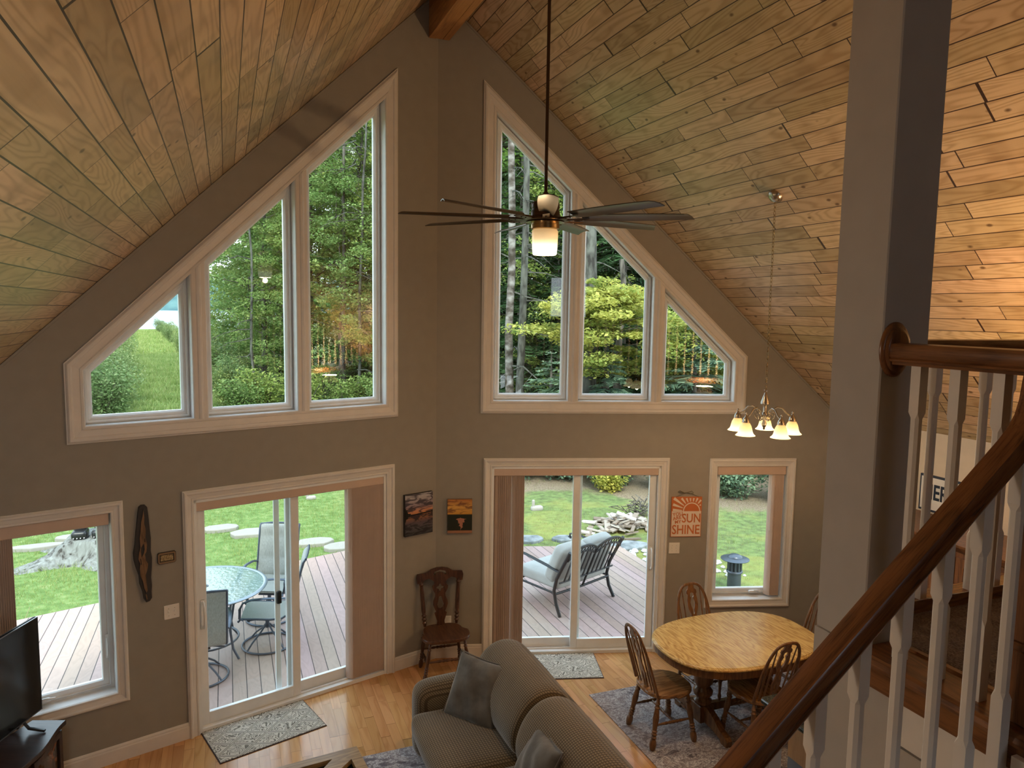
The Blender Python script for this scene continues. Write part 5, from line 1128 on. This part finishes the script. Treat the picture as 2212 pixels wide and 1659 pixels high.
stt = empty('carved_statue', (-4.10, 6.15, GZ+.345), label='black carved statue, only its two clawed feet visible on the stump', cat='statue')
for sx in (-1, 1):
    mb = MB(); mb.M = T(sx*.145, -.05, .065); mb.rbox(.235, .30, .14, .055, 8); mb.M = T(sx*.15, .04, .30); mb.rbox(.20, .24, .5, .09, 8); mb.obj('leg', m_black, stt, sub=1)
    for q in range(4): mb = MB(); mb.M = T(sx*.145-.075+.05*q, -.195, .03) @ RX(PI/2); mb.lathe([(.010, -.01), (.008, .012), (.002, .03)], 8); mb.obj('claw', m_white, stt)
# splitting debris pile
pr_ = random.Random(9); mb = MB()
for i in range(90):
    x, y = pr_.gauss(0, .38), pr_.gauss(0, .3); z = max(0, .30-.5*math.hypot(x, y))*pr_.uniform(.2, 1); L = pr_.uniform(.12, .5)
    mb.M = T(x, y, z+.02) @ RZ(pr_.uniform(0, 3.1)) @ RX(pr_.uniform(-.35, .35)) @ RY(pr_.uniform(-.3, .3)); mb.box(-L/2, L/2, -pr_.uniform(.02, .07), .04, -.008, .018)
a = N('split_wood_chips', .9, .1); a.col(a.ramp(a.n('ShaderNodeNewGeometry').outputs['Random Per Island'], (0, (.10, .075, .06)), (.4, (.25, .20, .16)), (1, (.42, .38, .34))))
o = mb.obj('wood_scrap_pile', a.m, norm=False); o.location = (5.05, 4.75, GZ); tag(o, 'pile of split bark and wood scraps on the right lawn', 'wood pile', None, 'stuff')
mb = MB()
for i in range(60):
    L = pr_.uniform(.2, .5); mb.M = T(pr_.gauss(0, .2), pr_.gauss(0, .16), pr_.uniform(.05, .3)) @ RZ(pr_.uniform(0, 6.3)) @ RX(pr_.uniform(-.9, .9)) @ RY(pr_.uniform(-.9, .9)); mb.rod((-L/2, 0, 0), (L/2, 0, 0), .008, 5)
o = mb.obj('brush_pile', m_bark, norm=False); o.location = (5.75, 5.35, GZ); tag(o, 'tangle of brown twigs behind the wood scraps', 'brush pile', None, 'stuff')
mb = MB()
for i in range(70):
    t_ = i/70; mb.M = T(4.1+1.4*t_+pr_.uniform(-.3, .3), 3.6-1.6*t_+pr_.uniform(-.3, .3), GZ-.01) ; r_ = pr_.uniform(.03, .07); mb.lathe([(r_*.7, 0), (r_, r_*.5), (r_*.6, r_)], 7)
o = mb.obj('pebble_border', flat('pale_pebbles', (.42, .43, .42), .8), norm=False); tag(o, 'pale pebbles scattered along the deck edge', 'pebbles', None, 'stuff')
for i, (x, y, s) in enumerate([(3.95, 6.45, 1), (-.35, 8.75, .8)]):
    mb = MB(); mb.M = Matrix.Diagonal((s, s, s, 1)); mb.rbox(.26, .14, .12, .05, 6); mb.M = T(-.08, 0, .1); mb.rbox(.06, .05, .18, .02, 5); o = mb.obj('rock', flat('broken_stump_grey', (.34, .31, .28), .9)); o.location = (x, y, GZ+.03)
    tag(o, ['small broken wood stub standing in the right lawn', 'pale rock on the lawn at the top right of the left patio door'][i], ['stub', 'rock'][i])
# yard vent lantern
lt = empty('yard_lantern', (4.955, 1.40, GZ), label='dark metal round-capped lantern outside the narrow right window', cat='lantern')
mb = MB(); mb.lathe([(.10, 0), (.10, .30), (.118, .305), (.118, .33), (.112, .335)], 24)
for i in range(12): c, s = math.cos(i*PI/6), math.sin(i*PI/6); mb.M = T(c*.10, s*.10, .42) @ RZ(i*PI/6); mb.box(-.006, .006, -.014, .014, -.09, .085)
mb.M = I4; mb.lathe([(.07, .33), (.07, .5)], 16); mb.obj('body', m_alu, lt)
mb = MB(); mb.lathe([(.105, .495), (.205, .50), (.207, .507), (.15, .525), (.105, .53), (.10, .55), (.07, .565), (.03, .575), (.0001, .577)], 32); mb.obj('cap', m_alu, lt)

# ------------------------------------------------------------------ patio furniture
pt = empty('patio_table', (-2.25, 1.19, DZ), label='round glass-topped patio table with a grey rim on the left deck', cat='table')
mb = MB(); mb.lathe([(.60, .712), (.625, .705), (.64, .712), (.645, .722), (.635, .733), (.612, .735), (.60, .728)], 56, cap=False); mb.obj('rim', flat('light_grey_rim', (.30, .34, .37), .3, .5), pt)
mb = MB(); mb.lathe([(.0001, .728), (.604, .728), (.604, .720), (.0001, .720)], 56); a = N('rippled_glass', .03, .6); a.b.inputs['Base Color'].default_value = (.55, .70, .66, 1); a.b.inputs['Transmission Weight'].default_value = .75; a.bump(a.noise(a.co(), 22, 2), .55, .006); a.b.inputs['Specular IOR Level'].default_value = 1.0; mb.obj('glass_top', a.m, pt)
mb = MB(); mb.lathe([(.020, .722), (.036, .729), (.036, .733), (.02, .733)], 20, cap=False); mb.obj('umbrella_grommet', m_alu, pt)
mb = MB()
mb.tube([(.33*math.cos(t), .33*math.sin(t), .14) for t in np.linspace(0, 2*PI, 33)[:-1]], .011, 6, closed=True); mb.obj('lower_ring', m_alu, pt)
for k in range(4):
    a_ = PI/4+k*PI/2; c, s = math.cos(a_), math.sin(a_); mb = MB(); mb.tube([(c*.46, s*.46, 0), (c*.38, s*.38, .10), (c*.34, s*.34, .3), (c*.40, s*.40, .6), (c*.55, s*.55, .71)], .013, 8); mb.obj('leg', m_alu, pt)
def swivel():
    t = empty('patio_swivel_chair')
    mb = MB(); mb.tube([(.27*math.cos(q), .27*math.sin(q), .014) for q in np.linspace(0, 2*PI, 37)[:-1]], .012, 8, closed=True); mb.obj('base_ring', m_alu, t)
    for k in range(4):
        a_ = PI/4+k*PI/2; c, s = math.cos(a_), math.sin(a_); mb = MB(); mb.tube([(c*.27, s*.27, .02), (c*.20, s*.20, .09), (c*.09, s*.09, .17), (c*.03, s*.03, .23)], .010, 8); mb.obj('base_leg', m_alu, t)
    mb = MB(); mb.rod((0, 0, .2), (0, 0, .33), .022, 12); mb.bbox(-.10, .10, -.10, .10, .32, .335); 
    for sx in (-1, 1): mb.tube([(sx*.05, 0, .33), (sx*.23, .18, .38)], .009, 6); mb.tube([(sx*.05, 0, .33), (sx*.23, -.17, .36)], .009, 6)
    mb.obj('swivel_mount', m_alu, t)
    prof = [(.27, .385), (.24, .415), (.1, .405), (-.05, .39), (-.18, .395), (-.25, .44), (-.29, .55), (-.33, .70), (-.37, .85), (-.41, 1.0), (-.44, 1.04)]
    for sx in (-1, 1):
        mb = MB(); mb.tube([(sx*.245, y, z-.005) for y, z in prof], .0125, 8); mb.obj('side_rail', m_alu, t)
        mb = MB(); mb.tube([(sx*.25, -.30, .60), (sx*.275, -.22, .625), (sx*.29, -.05, .64), (sx*.29, .12, .635), (sx*.28, .21, .60), (sx*.27, .245, .53), (sx*.26, .25, .42), (sx*.25, .22, .40)], .014, 8, flat=(.022, .011), up=(0, 0, 1)); mb.obj('armrest', m_alu, t)
    for nm, seg, pad in (('sling_seat', prof[1:6], .018), ('sling_back', prof[5:], .028)):
        mb = MB(); rs = []; P = []
        for i in range(len(seg)-1):
            for k in range(5): q = k/5; P.append((seg[i][0]*(1-q)+seg[i+1][0]*q, seg[i][1]*(1-q)+seg[i+1][1]*q))
        P.append(seg[-1]); m = len(P)
        for i, (y, z) in enumerate(P):
            y2, z2 = P[min(i+1, m-1)]; y1, z1 = P[max(i-1, 0)]; d = Vector((y2-y1, z2-z1)).normalized(); nn = Vector((-d.y, d.x)) if nm == 'sling_seat' else Vector((d.y, -d.x))
            if nm == 'sling_seat': nn = Vector((0, 1))
            else: nn = Vector((abs(d.y), -d.x*(1 if d.y > 0 else -1)))
            puff = pad*(abs(math.sin(PI*i/(m-1)*3))**.5 if nm == 'sling_back' else .8)
            rs.append([(x, y+nn.x*puff*(1-(x/.24)**6), z+nn.y*puff*(1-(x/.24)**6)) for x in np.linspace(-.235, .235, 7)]+[(x, y-nn.x*.012-nn.x*puff*.3, z-nn.y*.012) for x in np.linspace(.235, -.235, 7)])
        mb.rings(rs, smooth=True); mb.obj(nm, m_sling, t)
    mb = MB(); mb.tube([(-.245, -.44, 1.035), (-.1, -.45, 1.05), (.1, -.45, 1.05), (.245, -.44, 1.035)], .0125, 8); mb.obj('top_rail', m_alu, t)
    return t
s1 = swivel(); s1.location = (-2.30, .58, DZ); s1.rotation_euler = (0, 0, math.radians(4)); tag(s1, 'grey sling swivel patio chair with its back to the left patio door', 'chair', 'sling patio chairs round the glass table')
copy_at(s1, (-1.62, 1.13, DZ), math.radians(80), 1, 'grey sling swivel patio chair right of the glass table, its round base showing')
copy_at(s1, (-1.56, 1.86, DZ), math.radians(158), 1, 'grey sling patio chair with tall padded back on the lawn side of the table')
copy_at(s1, (-2.72, 2.05, DZ), math.radians(-152), 1, 'grey sling patio chair at the far left of the glass table, only an arm showing')
# cushioned loveseat
wa = math.atan2(.32, .84)
ls = empty('patio_loveseat', (2.10, 1.28, DZ), wa, label='dark metal patio loveseat with lattice top back and pale grey cushions, seen from behind', cat='loveseat')
HW = .50; yb, yf = -.33, .36
for sx in (-1, 1):
    mb = MB(); mb.tube([(sx*HW*1.02, yb-.10, 0), (sx*HW, yb-.02, .14), (sx*HW, yb+.02, .30), (sx*HW, yb-.02, .46), (sx*HW, yb-.13, .66), (sx*HW, yb-.24, .85)], .022, 8); mb.obj('rear_post', m_blackm, ls)
    mb = MB(); mb.tube([(sx*(HW+.04), yf+.06, 0), (sx*(HW+.02), yf, .12), (sx*(HW+.03), yf-.01, .3), (sx*(HW+.05), yf+.01, .50)], .018, 8); mb.obj('leg', m_blackm, ls)
    mb = MB(); mb.tube([(sx*HW, yb-.07, .56), (sx*(HW+.02), yb+.12, .60), (sx*(HW+.05), yf-.2, .66), (sx*(HW+.06), yf-.02, .67), (sx*(HW+.06), yf+.06, .64), (sx*(HW+.055), yf+.07, .60), (sx*(HW+.05), yf+.03, .59)], .016, 8, flat=(.028, .012), up=(0, 0, 1)); mb.obj('armrest', m_blackm, ls)
mb = MB(); mb.tube([(-HW, yb, .26), (0, yb, .25), (HW, yb, .26)], .016, 8); mb.tube([(-HW, yf, .27), (HW, yf, .27)], .016, 8); mb.tube([(-HW, yb, .27), (-HW, yf, .27)], .014, 8); mb.tube([(HW, yb, .27), (HW, yf, .27)], .014, 8); mb.obj('seat_frame', m_blackm, ls)
def bk(x, z): return (x, yb-.02-(z-.30)*.42, z)
def topz(x): q = abs(x)/HW; return .80+.09*math.sin(PI*min(1, max(0, q*1.0)))**.8*(1 if q < .98 else .7)+.01
xs_ = np.linspace(-HW, HW, 41)
mb = MB(); mb.tube([bk(x, topz(x)) for x in xs_], .015, 8); mb.obj('top_rail', m_blackm, ls)
mb = MB(); mb.tube([bk(x, topz(x)-.085) for x in xs_], .009, 6); mb.tube([bk(-HW, .42), bk(HW, .42)], .011, 6); mb.obj('cross_rail', m_blackm, ls)
mb = MB(); npp = 18
for i in range(npp):
    x0 = -HW+2*HW*i/npp; x1 = -HW+2*HW*(i+1)/npp; mb.tube([bk(x0, topz(x0)-.085), bk(x1, topz(x1)-.005)], .0065, 5); mb.tube([bk(x0, topz(x0)-.005), bk(x1, topz(x1)-.085)], .0065, 5)
mb.obj('lattice', m_blackm, ls)
for i in range(11):
    x = -HW+.08+(2*HW-.16)*i/10
    if i == 5: continue
    mb = MB(); mb.tube([bk(x, .42), bk(x, topz(x)-.085)], .010, 6, flat=(.018, .008), up=(0, 1, 0)); mb.obj('slat', m_blackm, ls)
mb = MB(); mb.tube([bk(0, .24), bk(0, topz(0))], .014, 8); mb.obj('centre_post', m_blackm, ls)
m_cush = N('pale_grey_canvas', .9, .1); m_cush.bump(m_cush.noise(m_cush.co(), 5, 3), .3, .03); m_cush = m_cush.col(m_cush.mix(m_cush.noise(m_cush.co(), 6, 3), (.36, .355, .33), (.48, .475, .45)))
mb = MB(); mb.M = T(0, .02, .375); mb.rbox(2*HW-.05, .72, .17, .06, 12, (.0, .0, .03))
mb.obj('seat_cushion', m_cush, ls, sub=1)
for sx in (-1, 1):
    mb = MB(); mb.M = T(sx*.245, yb+.055, .615) @ RX(math.radians(22)) @ RY(sx*-.05); mb.rbox(.49, .19, .50, .06, 12, (.02, .05, .03)); mb.obj('back_cushion', m_cush, ls, sub=1)

# ------------------------------------------------------------------ the lamps of the house, plus an added fill lamp
lamp('fan_lamp_light', (0, -2.65, 3.975), 3, (1, .66, .34), .03)
l_ = lamp('fan_lamp_downlight', (0, -2.65, 4.012), 10, (1, .70, .40), 0, 'AREA'); l_.data.shape = 'DISK'; l_.data.size = .15
for k in range(5):
    th = camd+.30+2*PI*k/5; lamp('chandelier_bulb_light', (CX+math.cos(th)*.225, CY+math.sin(th)*.225, 2.68), 3.4, (1, .72, .45), .018)
# added fill lamp in a flush housing, out of the frame
def flush(x, y, z, pw, col, label):
    f_ = empty('fill_light', (x, y, z), label=label, cat='ceiling light')
    mb = MB(); mb.lathe([(.16, 0), (.16, -.03), (.15, -.035)], 24); mb.obj('base', m_nickel, f_)
    mb = MB(); mb.lathe([(.148, -.03), (.13, -.06), (.08, -.085), (.0001, -.095)], 24); mb.obj('glass_bowl', emis('warm_bowl_glass', (1, .75, .45), 2.0).m, f_)
    lamp('fill_lamp_light', (x, y, z-.16), pw, col, .16)

mb = MB()
for p in ([(0, 0, 0), (.06, .02, .22), (.14, .0, .42)], [(.1, .05, 0), (.25, .05, .12), (.42, .08, .26)], [(0, .1, 0), (.03, .12, .12), (.12, .1, .2)]): mb.tube(p, [.006, .004, .002], 4)
o = mb.obj('dry_stalk', flat('straw_stalk', (.42, .36, .20), .8)); o.location = (-4.42, 2.98, GZ); tag(o, 'dry straw-coloured weed stalks at the deck edge outside the left window', 'weed')
def pendant(x, y, z, zc_, pw, col, label):
    f_ = empty('pendant_light', (x, y, z), label=label, cat='ceiling light')
    mb = MB(); mb.rod((0, 0, .1), (0, 0, zc_-z-.02), .006, 8); mb.M = T(0, 0, zc_-z); mb.lathe([(.05, -.03), (.06, .03)], 20); mb.obj('stem', m_nickel, f_)
    mb = MB(); mb.lathe([(.02, .11), (.09, .08), (.14, .02), (.15, 0), (.148, 0), (.137, .02), (.088, .078), (.02, .105)], 28, cap=False); mb.obj('glass_bowl', emis('warm_bowl_glass', (1, .75, .45), .2).m, f_)
    l_ = lamp('pendant_uplight', (x, y, z+.12), pw, col, 0, 'AREA'); l_.data.shape = 'DISK'; l_.data.size = .26; l_.rotation_euler = (PI, 0, 0)
pendant(3.0, -5.0, 2.35, ZR-MR*3.0, 58, (1, .62, .31), 'bowl pendant light over the kitchen, just outside the right of the view')
flush(-3.0, -4.9, 3.62, 24, (1, .86, .70), 'round flush fill lamp added on the left slope, outside the view')  # added unseen lamp, brightens the column's west face and the left ceiling
